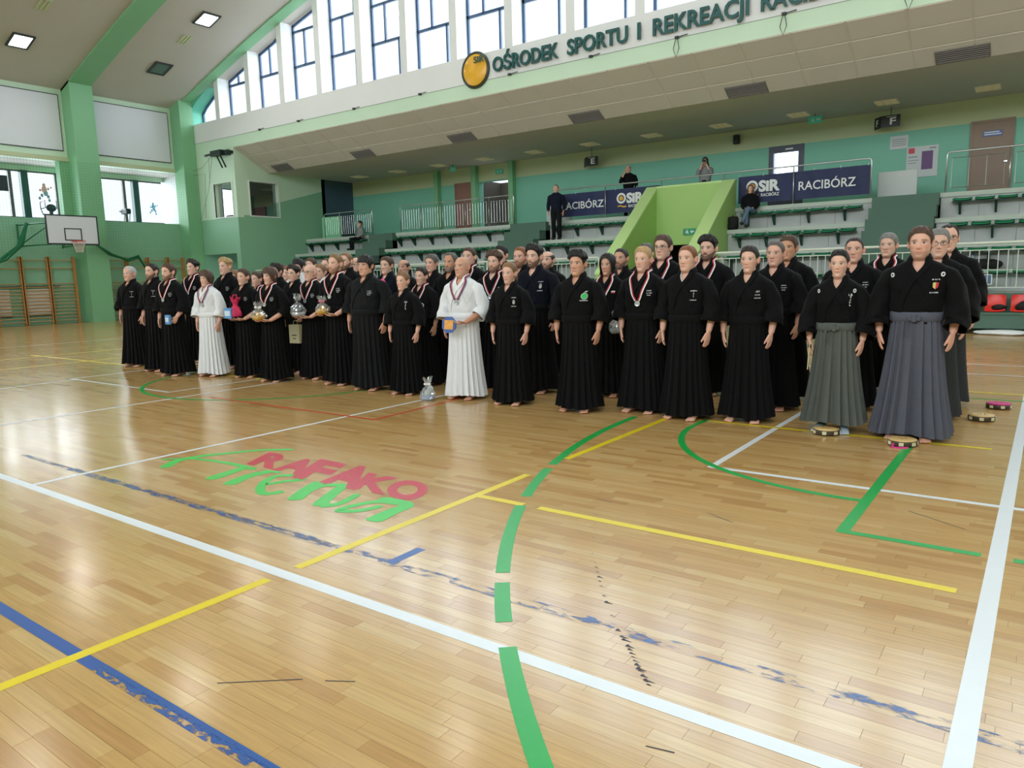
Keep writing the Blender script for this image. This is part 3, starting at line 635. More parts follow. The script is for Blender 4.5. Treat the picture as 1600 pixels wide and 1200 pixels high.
# seat rows: each row is a beam with brackets and single plastic seats
def seat_mesh(m):
    q = MB(); K = 9; prof = [(-.36, .02), (-.35, .045), (-.28, .03), (-.12, .012), (-.03, .03), (.0, .085), (.012, .09)]
    P = np.zeros((len(prof), K, 3))
    for i, (y, z) in enumerate(prof):
        for j in range(K):
            u = -1+2*j/(K-1); P[i, j] = (u*.205, y+.02*u*u*(1 if i < 2 else 0), z+.018*abs(u)**3)
    q.grid(P, False); Q = P.copy(); Q[:, :, 2] -= .022; b = q.n; q.grid(Q[:, ::-1], False)
    n = K*len(prof)
    for j in range(K-1):
        q.f.append((j, j+1, b+K-2-j, b+K-1-j)); q.m.append(0)
        e = (len(prof)-1)*K; q.f.append((e+j+1, e+j, b+e+K-1-j, b+e+K-2-j)); q.m.append(0)
    for i in range(len(prof)-1):
        q.f.append((i*K, b+i*K+K-1, b+(i+1)*K+K-1, (i+1)*K)); q.m.append(0); q.f.append((i*K+K-1, (i+1)*K+K-1, b+(i+1)*K, b+i*K)); q.m.append(0)
    return q.mesh('seat', m, True)
SEATM = seat_mesh(SEATG)
bk = MB(); bk.prism([(-.30, .0), (.0, .0), (.0, -.30), (-.05, -.30)], 0, -.025, .025); BRM = bk.mesh('bracket', BRKT)
rown = {1: 'lowest', 2: 'second', 3: 'third', 4: 'topmost'}
for k, (x0, x1) in enumerate(SEC):
    for i in range(1, 5):
        y, z = ST[i]; zb = ST[i-1][1]+.44
        xe = min(x1, 4.0); nn = int((xe-x0-.1)/.5)
        if nn < 1: continue
        off = ((xe-x0)-nn*.5)/2
        t = thing('seat_row', '%s row of green plastic seats, %s' % (rown[i], SECN[k]), 'seats', (x0+off, y+.03, zb), 0, 'seat rows of the stands')
        MB().box(.02, nn*.5-.02, -.30, -.06, -.03, -.002).build('beam', BRKT, t)
        for j in range(nn): o = link('seat', SEATM, t, (.25+.5*j, -.01, 0))
        for j in range(0, nn+1, 2): link('bracket', BRM, t, (min(max(.2, .5*j), nn*.5-.2), 0, -.03))
# upper steel railing on the top tread
def railing(name, label, x0, x1, y, zb, h, step, bars, m, r=.022, inset=.12, group=None, corner=True):
    t = thing(name, label, 'railing', (x0, y, zb), 0, group); L = x1-x0
    c = .08
    MB().tube([(0, 0, 0), (0, 0, h-c), (.02, 0, h-.02), (c, 0, h), (L-c, 0, h), (L-.02, 0, h-.02), (L, 0, h-c), (L, 0, 0)], r, 8).build('top_rail', m, t, True)
    n = max(1, round(L/step)); 
    for i in range(1, n): MB().tube([(L*i/n, 0, 0), (L*i/n, 0, h-.01)], r*.8, 8).build('post', m, t, True)
    if bars:
        for i in range(n):
            a = L*i/n+inset; b = L*(i+1)/n-inset; z0, z1 = .12, h-.16
            MB().tube([(a, 0, z0), (a, 0, z1), (b, 0, z1), (b, 0, z0), (a, 0, z0+.001)], r*.55, 6).build('panel_frame', m, t)
            k = max(2, int((b-a)/bars)); bm = None
            for j in range(1, k):
                x = a+(b-a)*j/k
                if bm is None: q = MB(); q.tube([(0, 0, z0), (0, 0, z1)], r*.33, 5); bm = q.mesh('baluster', m)
                link('baluster', bm, t, (x, 0, 0))
    return t
railing('steel_railing', 'steel railing with thin bars on the top row of the left end section', -27.6, -24.42, 23.27, 3.42, 1.09, 1.05, .12, STEEL, group='upper railings')
railing('steel_railing', 'long steel railing with thin bars in front of the rosewood door', -22.7, -16.72, 23.27, 3.42, 1.1, 1.2, .12, STEEL, group='upper railings')
railing('steel_railing', 'plain steel railing running above the lime tunnel between both banners', -14.9, -4.3, 23.27, 3.42, 1.1, 1.95, 0, STEEL, group='upper railings')
railing('steel_railing', 'steel railing with wide panels in front of the beige door', -2.46, 4.6, 23.27, 3.42, 1.05, 1.35, .34, STEEL, group='upper railings')
# lower pale railing on the front edge
railing('front_railing', 'pale front railing with thin bars left of the lime tunnel', -28.6, -11.25, 20.06, .85, 1.13, 2.15, .17, WSTEEL, .03, .14, 'front railings')
railing('front_railing', 'pale front railing with thin bars right of the lime tunnel', -8.05, 5.5, 20.06, .85, 1.13, 1.95, .17, WSTEEL, .03, .14, 'front railings')
# lime coloured tunnel through the stands
sl_ = [(20.0, 1.80), (23.2, 4.28)]
def parapet(x0, x1, nm):
    q = MB(); q.prism([(19.6, 0), (23.25, 0), (23.25, 4.22), (23.1, 4.22), (19.6, 1.48)], 0, x0, x1)
    o = struct(q.build(nm, LIME)); b = MB(); b.prism([(19.55, 1.46), (23.1, 4.24), (23.28, 4.24), (23.28, 4.29), (23.08, 4.29), (19.55, 1.53)], 0, x0-.015, x1+.015); b.build('coping', LIMETOP, o)
parapet(-11.1, -10.72, 'wall_tunnel_left'); parapet(-8.52, -8.14, 'wall_tunnel_right')
o = struct(MB().box(-10.72, -8.52, 23.0, 23.25, 2.36, 4.22).build('wall_tunnel_back', LIME)); MB().box(-10.72, -8.52, 22.99, 23.27, 4.22, 4.28).build('coping', LIMETOP, o)
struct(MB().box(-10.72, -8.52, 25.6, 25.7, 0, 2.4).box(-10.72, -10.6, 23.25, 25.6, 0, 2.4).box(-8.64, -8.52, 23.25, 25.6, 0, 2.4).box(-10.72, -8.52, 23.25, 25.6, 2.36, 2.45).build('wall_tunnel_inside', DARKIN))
struct(MB().box(-11.1, -8.14, 23.25, YB, 3.2, 3.42).build('trim_40', CONC))
struct(MB().box(-10.72, -8.52, YW, 25.6, -.02, .012).build('trim_41', mat('tunnel_floor', srgb(110, 116, 100), .6)))
exit_sign((-9.55, 22.98, 2.76), 'green exit sign on the back wall of the lime tunnel', .42)
# banners on the railing
NAVY = mat('navy_banner_cloth', srgb(30, 40, 86), .6, var=.12, vscale=1.5, bump=.25, bscale=3); BW = mat('banner_white_print', srgb(232, 236, 240), .6); BY = mat('banner_yellow_print', srgb(226, 176, 60), .6)
def banner(x0, x1, z0, z1, label, items):
    t = thing('banner', label, 'banner', (x0, 23.33, z0)); L, h = x1-x0, z1-z0; K = 60; P = np.zeros((8, K, 3))
    wav = lambda x, z: -.012*math.sin(x*5.1)*(1.2-z/h)-.008*math.sin(x*11+z*3)
    for i in range(8):
        for j in range(K):
            x, z = L*j/(K-1), h*i/7; P[i, j] = (x, wav(x, z), z)
    q = MB(); q.grid(P, False); P2 = P.copy(); P2[:, :, 1] += .006; q.grid(P2[:, ::-1], False); q.build('cloth', NAVY, t, True)
    for j in range(6): q = MB(); q.tube([(L*j/5*.98+.02, 0, h-.02), (L*j/5*.98+.02, .06, h+.06)], .008, 5); q.build('tie', BW, t)
    for (s, x, w, z, hh) in items:
        if s == 'RACIBÓRZ': text_obj('lettering', s, BW, t, w, hh, (x, -.03, z), (1, 0, 0), (0, 0, 1), .004, bold=.012)
        else:
            text_obj('lettering', 'SiR', BW, t, w*.66, hh, (x+w*.36, -.03, z), (1, 0, 0), (0, 0, 1), .004, bold=.05)
            q = MB(); k = 28; c = (x+w*.16, z+hh*.5); ro, ri_ = hh*.56, hh*.34
            q.add([(c[0]+r*math.cos(2*PI*i/k), -.035, c[1]+r*math.sin(2*PI*i/k)) for i in range(k) for r in (ri_, ro)], [(2*i, 2*i+1, 2*((i+1) % k)+1, 2*((i+1) % k)) for i in range(k)]); q.build('logo_ring', BW, t)
            q = MB(); q.add([(c[0]+hh*.24*math.cos(2*PI*i/k), -.035, c[1]+hh*.24*math.sin(2*PI*i/k)) for i in range(k)], [tuple(range(k))]); q.build('logo_ball', BY, t)
            q = MB(); q.add([(x+w*.02+w*.34*u, -.035, z-hh*.42+.02*math.sin(u*6.3)+d) for u in np.linspace(0, 1, 9) for d in (0, .045)], [(2*i, 2*i+2, 2*i+3, 2*i+1) for i in range(8)]); q.build('logo_swoosh', BY, t)
            text_obj('lettering', 'RACIBÓRZ', BW, t, w*.56, hh*.3, (x+w*.44, -.03, z-hh*.5), (1, 0, 0), (0, 0, 1), .004, bold=.02)
banner(-14.85, -10.75, 3.55, 4.36, 'left navy banner with white lettering tied to the railing', [('RACIBÓRZ', .25, 1.74, .26, .26), ('L', 2.52, .98, .33, .32)])
banner(-8.1, -4.34, 3.55, 4.36, 'right navy banner with white lettering tied to the railing', [('RACIBÓRZ', 1.82, 1.58, .26, .26), ('L', .28, .98, .33, .32)])

# ------------------------------------------------------------------ team bench at the foot of the stands
RSEAT = mat('red_seat_plastic', srgb(226, 44, 34), .3)
t = thing('team_bench', 'red plastic seats on a dark green bench at the foot of the stands', 'bench', (0, 19.2, 0))
MB().box(-3.6, 3.2, -.22, .26, .12, .42).build('base', STAIRG, t); MB().box(-3.6, 3.2, -.25, .26, .42, .47).build('top_board', STAIRG, t)
def shell(m):
    q = MB(); prof = [(-.22, .02), (-.2, .05), (-.05, .03), (.08, .05), (.13, .16), (.16, .32), (.165, .37)]; K = 9; P = np.zeros((len(prof), K, 3))
    for i, (y, z) in enumerate(prof):
        for j in range(K):
            u = -1+2*j/(K-1); P[i, j] = (u*(.19 if i < 6 else .165), y-.05*u*u*(i > 3), z+.03*abs(u)**3*(i < 4))
    q.grid(P, False); Q = P.copy(); Q[:, :, 1] += .02; Q[:, :, 2] -= .012; q.grid(Q[:, ::-1], False); return q.mesh('seat', m, True)
RM = shell(RSEAT)
for j in range(14): link('seat', RM, t, (-3.3+.47*j, -.02, .47))
KB = mat('black_bag_fabric', srgb(20, 20, 22), .8, bump=.4, bscale=30)
def lump(name, label, cat, loc, r, m, seed=1, group=None):
    rr = np.random.default_rng(seed); q = MB(); nu, nv = 20, 12; P = np.zeros((nv+1, nu, 3)); ph = rr.uniform(0, 6, 6)
    for i in range(nv+1):
        a = PI*i/nv*.998+.003
        for j in range(nu):
            b = 2*PI*j/nu; k = 1+.10*math.sin(3*b+ph[0])*math.sin(a)+.07*math.sin(5*b+ph[1]+3*a)+.06*math.sin(2*a+ph[2]); P[i, j] = (r[0]*math.sin(a)*math.cos(b)*k, r[1]*math.sin(a)*math.sin(b)*k, max(r[2]*math.cos(a)*k, -r[2]*.8)+r[2]*.8)
    q.grid(P, True, 0, True, True); o = q.build(name, m, None, True); o.location = loc; return tag(o, label, cat, group)
lump('dark_bag', 'black bag lying on the leftmost full red seat', 'bag', (-.88, 19.17, .51), (.13, .1, .07), KB, 3); lump('dark_bag', 'black bag on the red seat at the right edge', 'bag', (-.40, 19.15, .51), (.17, .13, .11), KB, 5)
lump('white_cloth', 'crumpled white cloth on the floor before the team bench', 'cloth', (-.75, 18.85, .0), (.5, .22, .06), mat('white_cotton', srgb(232, 236, 240), .8), 9)
lump('dark_jacket', 'dark jacket lying on the floor beside the white cloth', 'jacket', (.16, 18.75, .0), (.35, .2, .05), KB, 11)
lump('sports_bag', 'long black sports bag lying on the stand behind the front railing', 'bag', (-1.35, 21.45, 1.38), (.4, .18, .14), KB, 13)
def bottle(loc, label, m, s=1.0):
    t = thing('water_bottle', label, 'bottle', loc, 0, None, s); MB().lathe([(.001, 0), (.032, 0), (.034, .02), (.034, .15), (.028, .18), (.014, .21), (.014, .225)], (0, 0, 0), 12).build('body', m, t, True); MB().lathe([(.016, .222), (.016, .245), (.001, .246)], (0, 0, 0), 10).build('cap', mat('bottle_cap_blue', srgb(60, 110, 190), .4), t)
PET = mat('clear_plastic', srgb(190, 214, 226), .12, spec=.6)
bottle((-1.62, 21.75, 1.38), 'clear water bottle on the stand beside the black sports bag', PET, 1.6); bottle((-.2, 18.45, 0), 'clear water bottle on the floor at the right edge', PET, 1.2)
t = thing('blue_sign_board', 'small blue framed board hanging behind the front railing', 'sign', (-1.55, 20.45, 1.15)); MB().box(-.42, .42, 0, .02, -.1, .1).build('board', mat('board_blue', srgb(84, 110, 150), .4), t)
MB().box(-.44, .44, -.01, .02, .1, .12).box(-.44, .44, -.01, .02, -.12, -.1).box(-.44, -.42, -.01, .02, -.1, .1).box(.42, .44, -.01, .02, -.1, .1).build('frame', WSTEEL, t); MB().tube([(-.3, .01, -.12), (-.3, .01, -.3)], .01, 5).tube([(.3, .01, -.12), (.3, .01, -.3)], .01, 5).build('foot', WSTEEL, t)

# ------------------------------------------------------------------ end wall equipment
WOOD = mat('varnished_pine', srgb(192, 136, 76), .4, var=.1, vscale=5); WOOD2 = mat('pine_rung', srgb(186, 146, 92), .4)
def wall_bars(y0, y1, label):
    t = thing('wall_bars', label, 'wall bars', (XL+.02, (y0+y1)/2, 0), 0, 'wall bars along the end wall'); h = (y1-y0)/2; H = 2.66
    for s in (-1, 1): MB().box(.0, .15, s*h-.04, s*h+.04, 0, H).build('upright', WOOD, t)
    for k in range(14):
        z = .12+.135*k if k < 12 else (2.2 if k == 12 else 2.52)
        q = MB(); q.tube([(.11, -h, z), (.11, h, z)], .022, 6); q.build('rung', WOOD2, t)
nmw = ['leftmost', 'second from left', 'third from left, below the backboard', 'right of the green pillar', 'third from the corner tower', 'second from the corner tower', 'nearest the corner tower']
yb_ = [10.28, 11.26, 12.24, 13.22, 14.2]; 
for k, (a, b) in enumerate([(11.26, 12.2), (12.24, 13.18), (13.22, 14.16), (15.44, 16.3), (16.34, 17.22), (17.26, 18.14), (18.18, 18.9)]): wall_bars(a, b, 'pine wall bars with thin rungs, '+nmw[k])
for a, b in ((9.7, 10.24), (10.28, 11.22)): wall_bars(a, b, 'pine wall bars with thin rungs, just inside the left picture edge' if a > 10 else 'pine wall bars cut by the left picture edge')
for k, (y0, y1) in enumerate(((11.0, 11.75), (12.3, 13.15))):
    w = MB().bevbox(XL, XL+.05, y0, y1, .42, 1.4, .01).build('radiator_panel', mat('cream_panel', srgb(226, 216, 204), .5), wl); MB().box(XL, XL+.06, y0, y1, .34, .40).build('base_gap', LINE, w)
struct(MB().box(XL, XL+.05, 10.0, 13.6, 1.46, 1.52).build('trim_50', LINE))
# basketball backboard on a wall frame
GF = mat('green_steel_frame', srgb(18, 110, 70), .4); BB = mat('backboard_white', srgb(214, 218, 224), .35)
t = thing('basketball_hoop', 'white basketball backboard with black border on a green wall frame', 'basketball hoop', (-30.0, 13.22, 3.05))
MB().box(-.03, 0, -.9, .9, 0, 1.05).build('backboard', BB, t)
q = MB(); q.box(-.04, .006, -.93, .93, -.03, .03); q.box(-.04, .006, -.93, .93, 1.03, 1.08); q.box(-.04, .006, -.93, -.88, .03, 1.03); q.box(-.04, .006, .88, .93, .03, 1.03); q.build('border', LINE, t)
q = MB(); q.box(0, .006, -.31, .31, .13, .17); q.box(0, .006, -.31, .31, .55, .59); q.box(0, .006, -.31, -.27, .17, .55); q.box(0, .006, .27, .31, .17, .55); q.build('target_square', LINE, t)
rim = [( .15+.225+.225*math.cos(a), .225*math.sin(a), .10) for a in np.linspace(0, 2*PI, 25)]
MB().tube(rim, .012, 6, cap=False).box(0, .16, -.06, .06, .06, .11).build('rim', mat('hoop_red', srgb(214, 70, 70), .4), t)
q = MB()
for i in range(12):
    for s in (1, -1):
        a0 = 2*PI*i/12; pts = []
        for k in range(7):
            a = a0+s*k*PI/12; r = .225-.1*min(1, k/5); pts.append((.375+r*math.cos(a), r*math.sin(a), .10-.07*k))
        q.tube(pts, .006, 4, cap=False)
q.build('net', mat('net_cord', srgb(214, 200, 190), .8), t)
q = MB()
for yy in (-.95, .62):
    for zz in (.0, .8): q.tube([(-2.45, yy, zz), (-.04, yy*.7, zz)], .03, 6)
    q.tube([(-2.45, yy, 0), (-.04, yy*.7, .8)], .02, 6); q.tube([(-.06, yy*.7, 0), (-.06, yy*.7, .8)], .03, 6); q.tube([(-2.42, yy, -.05), (-2.42, yy, .85)], .03, 6)
q.build('wall_frame', GF, t)
# protective net in front of the end wall (10 cm mesh) and its gathered ends
NET = mat('green_net_cord', srgb(40, 110, 80), .8)
q = MB(); xN = XL+.95
for i in range(0, 90): y = 10.0+.105*i; q.box(xN-.002, xN+.002, y-.0013, y+.0013, 2.75, 6.35)
for i in range(0, 35): z = 2.75+.105*i; q.box(xN-.002, xN+.002, 10.0, 19.4, z-.0013, z+.0013)
o = q.build('safety_net', NET); o['kind'] = 'stuff'; tag(o, 'fine green protective net hanging before the end wall', 'net')
def swag(pts, label, r=.05):
    t = thing('net_swag', label, 'net', pts[0]); P = [np.array(p)-np.array(pts[0]) for p in pts]
    for k in range(4):
        off = rng.normal(0, .05, (len(P), 3)); off[0] = 0; off[-1] = 0
        MB().tube([p+o_ for p, o_ in zip(P, off)], r*.5, 6).build('rope_strand', GF, t, True)
swag([(XL+.9, 12.3, 3.9), (XL+.9, 12.0, 3.1), (XL+.9, 11.4, 2.55), (XL+.9, 10.7, 2.25), (XL+.9, 9.9, 2.0)], 'gathered green net sagging left of the backboard', .12)
swag([(XL+.9, 14.75, 3.15), (XL+.9, 15.3, 2.75), (XL+.9, 16.0, 2.55), (XL+.9, 16.5, 2.7), (XL+.9, 16.75, 2.1)], 'gathered green net sagging right of the backboard', .07)
# telescopic arm and cables on the tower
t = thing('wall_projector', 'black folded bracket arm high on the corner tower', 'projector', (-29.6, YW, 7.02)); BKM = mat('black_metal', srgb(26, 40, 36), .5)  # black folded device on an arm, its use unknown
q = MB(); q.box(-.5, .25, -.35, -.12, -.08, .14); q.build('body', BKM, t); MB().tube([(-.5, -.25, .03), (-.95, -.3, .0)], .05, 8).build('nose', BKM, t)
for x in (.02, .28): q = MB(); q.tube([(x-.2, -.25, -.05), (x+.25, -.3, -.62)], .035, 6); q.build('strut', BKM, t)
q = MB(); q.box(.25, .7, -.2, 0, -.04, .08); q.build('mount', BKM, t)
for x in (.35, .5): MB().lathe([(.001, -.05), (.12, -.05), (.12, .05), (.001, .05)], (x, -.12, .02), 12, axis=0).build('disc', BKM, t)
CAB = mat('thin_cable', srgb(90, 110, 96), .6)
kc = -1
for pts in ([(-32.2, 19.3, 6.4), (-31.2, 19.5, 6.6), (-30.2, 19.4, 7.0)], [(-31.6, 19.5, 4.3), (-30.8, 19.5, 5.6), (-30.2, 19.4, 6.95)], [(-30.75, 19.55, 5.9), (-30.62, 19.5, 6.95)], [(-32.0, 19.4, 6.3), (-30.9, 19.45, 6.3), (-31.2, 19.5, 4.4)]):
    q = MB(); q.tube(pts, .008, 4); kc += 1; tag(q.build('loose_cable', CAB), ['thin cable from the left pillar up to the black projector', 'thin slanting cable down to the lower left of the booth window', 'short cable hanging straight below the black projector', 'thin bent cable down the left side of the tower wall'][kc], 'cable', 'cables on the tower')
# gym machines standing in the gallery
GYM = mat('gym_black', srgb(34, 38, 48), .5); GYMW = mat('gym_white', srgb(208, 206, 214), .4)
t = thing('wall_monitor', 'dark screen hanging in the gallery at the left picture edge', 'screen', (-33.6, 12.15, 5.55)); MB().bevbox(-.04, .04, -.5, .42, -.3, .3, .02).build('screen', GYM, t); MB().box(-.03, .03, -.05, .05, .3, .85).build('mount', GYM, t)
def gym(y, s, label, light=False):
    t = thing('treadmill', label, 'gym machine', (-33.7, y, 3.8), 0, 'gym machines in the gallery', s)
    MB().bevbox(-.3, .3, -.7, .7, 0, .18, .03).build('deck', GYM, t)
    for x in (-.28, .28): MB().tube([(x, .6, .15), (x, .75, 1.0), (x, .45, 1.12)], .035, 6).build('handrail', GYMW if light else GYM, t)
    MB().bevbox(-.32, .32, .55, .8, .95, 1.22, .04).build('console', GYM, t)
gym(11.3, 1.0, 'dark treadmill console behind the gallery sill at the left edge', True); gym(16.6, .85, 'small treadmill console behind the gallery sill right of the pillar', True)
t = thing('exercise_bike', 'dark exercise machine with square handles above the backboard', 'gym machine', (-33.7, 14.0, 3.85)); 
q = MB(); q.ball((0, .1, .85), (.12, .2, .16), 12, 8); q.build('flywheel', GYM, t, True); MB().box(-.2, .2, -.4, .5, 0, .08).box(-.05, .05, .02, .14, .08, .8).build('frame', GYM, t)
for s in (-1, 1): MB().tube([(0, .1+s*.32, .55), (0, .1+s*.40, .8), (0, .1+s*.40, 1.05), (0, .1+s*.22, 1.15), (0, .1+s*.22, .85), (0, .1+s*.38, .8)], .02, 6).build('handle', GYM, t)
# ------------------------------------------------------------------ lamps in the vault
LIT = mat('floodlight_lit', (1, 1, 1), .4, emit=(1.0, .98, .93), estr=60.0); OFF = mat('floodlight_off', srgb(96, 116, 116), .2); RIM_ = mat('floodlight_rim', srgb(56, 60, 62), .5)
def floodlight(x, y, lit, label):
    dz = -math.atan(.011*x); t = thing('floodlight', label, 'lamp', (x, y, ZC(x)-.004), 0, 'square floodlights in the vault'); t.rotation_euler = (0, -math.atan(-.011*x), 0)
    q = MB(); q.box(-.42, .42, -.36, -.28, -.05, .0); q.box(-.42, .42, .28, .36, -.05, .0); q.box(-.42, -.34, -.28, .28, -.05, .0); q.box(.34, .42, -.28, .28, -.05, .0); q.build('frame', RIM_, t)
    MB().box(-.34, .34, -.28, .28, -.03, -.01).build('diffuser', LIT if lit else OFF, t)
floodlight(-26.25, 17.1, True, 'lit square floodlight in the vault nearest the lunette windows'); floodlight(-30.0, 12.15, True, 'lit square floodlight at the top left of the vault'); floodlight(-29.85, 17.15, False, 'unlit dark square floodlight between the two ribs')
k = 0
ords = ['first', 'second', 'third', 'fourth', 'fifth', 'sixth', 'seventh', 'eighth']
for yi, y in enumerate((17.1, 12.15, 7.3, 2.5, -2.3)):
    for xi, x in enumerate((-22.5, -15, -7.5, 0, 7.5, 15)):
        if yi == 0 and xi > 2: continue
        floodlight(x, y, True, 'lit square floodlight high over the court, %s row from the lunette, %s from the left' % (ords[yi], ords[xi]))
for x, y in ((-27.8, 12.1), (-27.75, 17.06)):
    t = thing('ceiling_hatch', 'small pale ceiling vent near the %s floodlight' % ('top left' if y < 15 else 'right hand'), 'vent', (x, y, ZC(x)), 0, 'small vents in the vault'); t.rotation_euler = (0, math.atan(.011*x), 0)
    for j in range(3): MB().box(-.3, .3, -.16+.12*j, -.08+.12*j, -.03, .0).build('slat', PALEY, t)
HS = 1.09
# ------------------------------------------------------------------ people: shared shapes (for a figure 1.75 m tall, facing -Y)
def table(zs, vs, sm=5):
    zf = np.linspace(zs[0], zs[-1], 400); v = np.interp(zf, zs, vs); k = np.ones(2*sm+1)/(2*sm+1)
    p = np.concatenate([np.full(sm, v[0]), v, np.full(sm, v[-1])]); v = np.convolve(p, k, 'valid'); return lambda z: np.interp(z, zf, v)
_z = [-.20, -.17, -.14, -.125, -.118, -.112, -.10, -.08, -.06, -.04, -.02, 0, .02, .05, .08, .10, .110, .1155]
HA = table(_z, [.060, .056, .055, .053, .050, .047, .052, .061, .066, .070, .074, .076, .077, .075, .064, .047, .029, .002], 3)
HF = table(_z, [.045, .040, .038, .044, .066, .080, .087, .089, .089, .089, .090, .091, .092, .089, .075, .054, .033, .002], 3)
HB = table(_z, [.066, .062, .060, .060, .060, .061, .062, .066, .074, .084, .094, .101, .104, .099, .083, .062, .038, .002], 3)
def G(u, s): return np.exp(-(u/s)**2)
def head_surf(th, z, p):
    """point of the head surface at longitude th (0 = nose) and height z, with the features of the face"""
    s, c = np.sin(th), np.cos(th); a = HA(z)*p['w']*.955*(1+p['jaw']*G(z+.085, .04)); 
    x = a*np.sign(s)*np.abs(s)**.88; y = np.where(c > 0, -HF(z)*np.abs(c)**.92, HB(z)*np.abs(c)**.92)
    fr = np.clip(c*1.6, 0, 1)
    nose = np.where(z > -.034, np.clip((.020-z)/.054, 0, 1)**1.15, np.clip((z+.047)/.013, 0, 1))*p['nose']
    d = .0235*nose*G(x, .008+.007*np.clip((.02-z)/.055, 0, 1))
    ex = .0315*p['w']
    for sx in (-1, 1):
        d = d-.0085*G(x-sx*ex, .016)*G(z-.006, .012)+.0045*G(x-sx*ex, .011)*G(z-.004, .0075)
        d = d+.0035*G(x-sx*.034, .02)*G(z-.026, .008)+.0035*G(x-sx*.048, .016)*G(z+.022, .016)
        d = d-.002*G(x-sx*.03, .008)*G(z+.05, .02)
    d = d+.0045*G(x, .022)*G(z+.058, .006)+.0045*G(x, .018)*G(z+.068, .006)-.0028*G(x, .024)*G(z+.0632, .0026)-.004*G(x, .02)*G(z+.080, .007)+.006*G(x, .022)*G(z+.099, .011)
    return x, y-d*fr*p.get('feat', 1), z
ROWS = np.array([.1155, .1135, .110, .105, .098, .089, .079, .069, .059, .050, .042, .036]+list(np.arange(.032, -.075, -.0042))+[-.079, -.084, -.089, -.094, -.099, -.104, -.108, -.112, -.116, -.120, -.126, -.134, -.146, -.16, -.18, -.2])
def head_grid(p, K=52):
    t = np.linspace(0, 2*PI, K, endpoint=False); th = t-.5*np.sin(t)
    TH, Z = np.meshgrid(th, ROWS); x, y, z = head_surf(TH, Z, p)
    return np.stack([x, y, z], -1), TH
def head_cols(P, TH, p):
    x, z = P[..., 0], P[..., 2]; fr = np.cos(TH) > .15
    skin = np.array(p['skin']); col = np.ones(P.shape)*skin
    def mixc(c, w): 
        nonlocal col; w = np.clip(w, 0, 1)[..., None]; col = col*(1-w)+np.array(c)*w
    rosy = skin*np.array((1.06, .78, .74)); mixc(rosy, .55*fr*(G(np.abs(x)-.042, .02)*G(z+.025, .018)+.8*G(x, .014)*G(z+.034, .012)))
    st = p.get('stubble', 0)
    if st: mixc(np.array(p['hair'])*.8+skin*.1, st*fr*np.clip((-.045-z)/.02, 0, 1)*np.clip((z+.125)/.01, 0, 1)*(1-.8*G(x, .02)*G(z+.062, .008)))
    mixc(skin*(np.array((.92, .56, .54)) if not p.get('woman') else np.array((.88, .42, .42))), (.85 if not p.get('woman') else 1.0)*fr*G(x, .021)**.8*G(z+.062, .0065))
    mixc(skin*np.array((.42, .24, .22)), .75*fr*np.clip(1.4-(x/.021)**2, 0, 1)*G(z+.0632, .0026)); mixc(skin*np.array((.62, .44, .40)), .6*fr*(G(np.abs(x)-.009, .005)*G(z+.044, .004)))
    ex = .0315*p['w']
    for sx in (-1, 1):
        e = ((x-sx*ex)/.0145)**2+((z-.005)/.0058)**2
        mixc((.62, .60, .58), fr*np.clip(1.6-e, 0, 1)); mixc((.03, .022, .018), fr*np.clip(1.9-(((x-sx*ex+.002)/.0065)**2+((z-.005)/.006)**2), 0, 1))
        mixc(np.array(p['hair'])*.5+skin*.12, .8*fr*G(x-sx*ex, .015)*G(z-.0115, .0034))
        mixc(np.array(p.get('brow', p['hair'])), (.45 if p.get('woman') else .8)*fr*np.clip(1.5-((x-sx*.034)/.019)**2, 0, 1)*G(z-.0245-.10*(.034-np.abs(x)), .0046))
    return col
def ring_path(P, radii, n=10, up=(0, 1, 0)):
    m = MB(); m.tube(P, radii, n, up=up); return m
def remeshed(mb, voxel, ratio):
    me = mb.mesh('tmp', []); o = bpy.data.objects.new('tmp', me); C.objects.link(o)
    r = o.modifiers.new('r', 'REMESH'); r.mode = 'VOXEL'; r.voxel_size = voxel
    s = o.modifiers.new('s', 'SMOOTH'); s.iterations = 2; s.factor = .5
    d = o.modifiers.new('d', 'DECIMATE'); d.ratio = ratio
    e = o.evaluated_get(bpy.context.evaluated_depsgraph_get()); m2 = bpy.data.meshes.new_from_object(e)
    v = np.zeros(len(m2.vertices)*3); m2.vertices.foreach_get('co', v); f = [tuple(p.vertices) for p in m2.polygons]
    bpy.data.objects.remove(o); bpy.data.meshes.remove(me); bpy.data.meshes.remove(m2); return v.reshape(-1, 3), f
def unit(v): v = np.array(v, float); return v/np.linalg.norm(v)
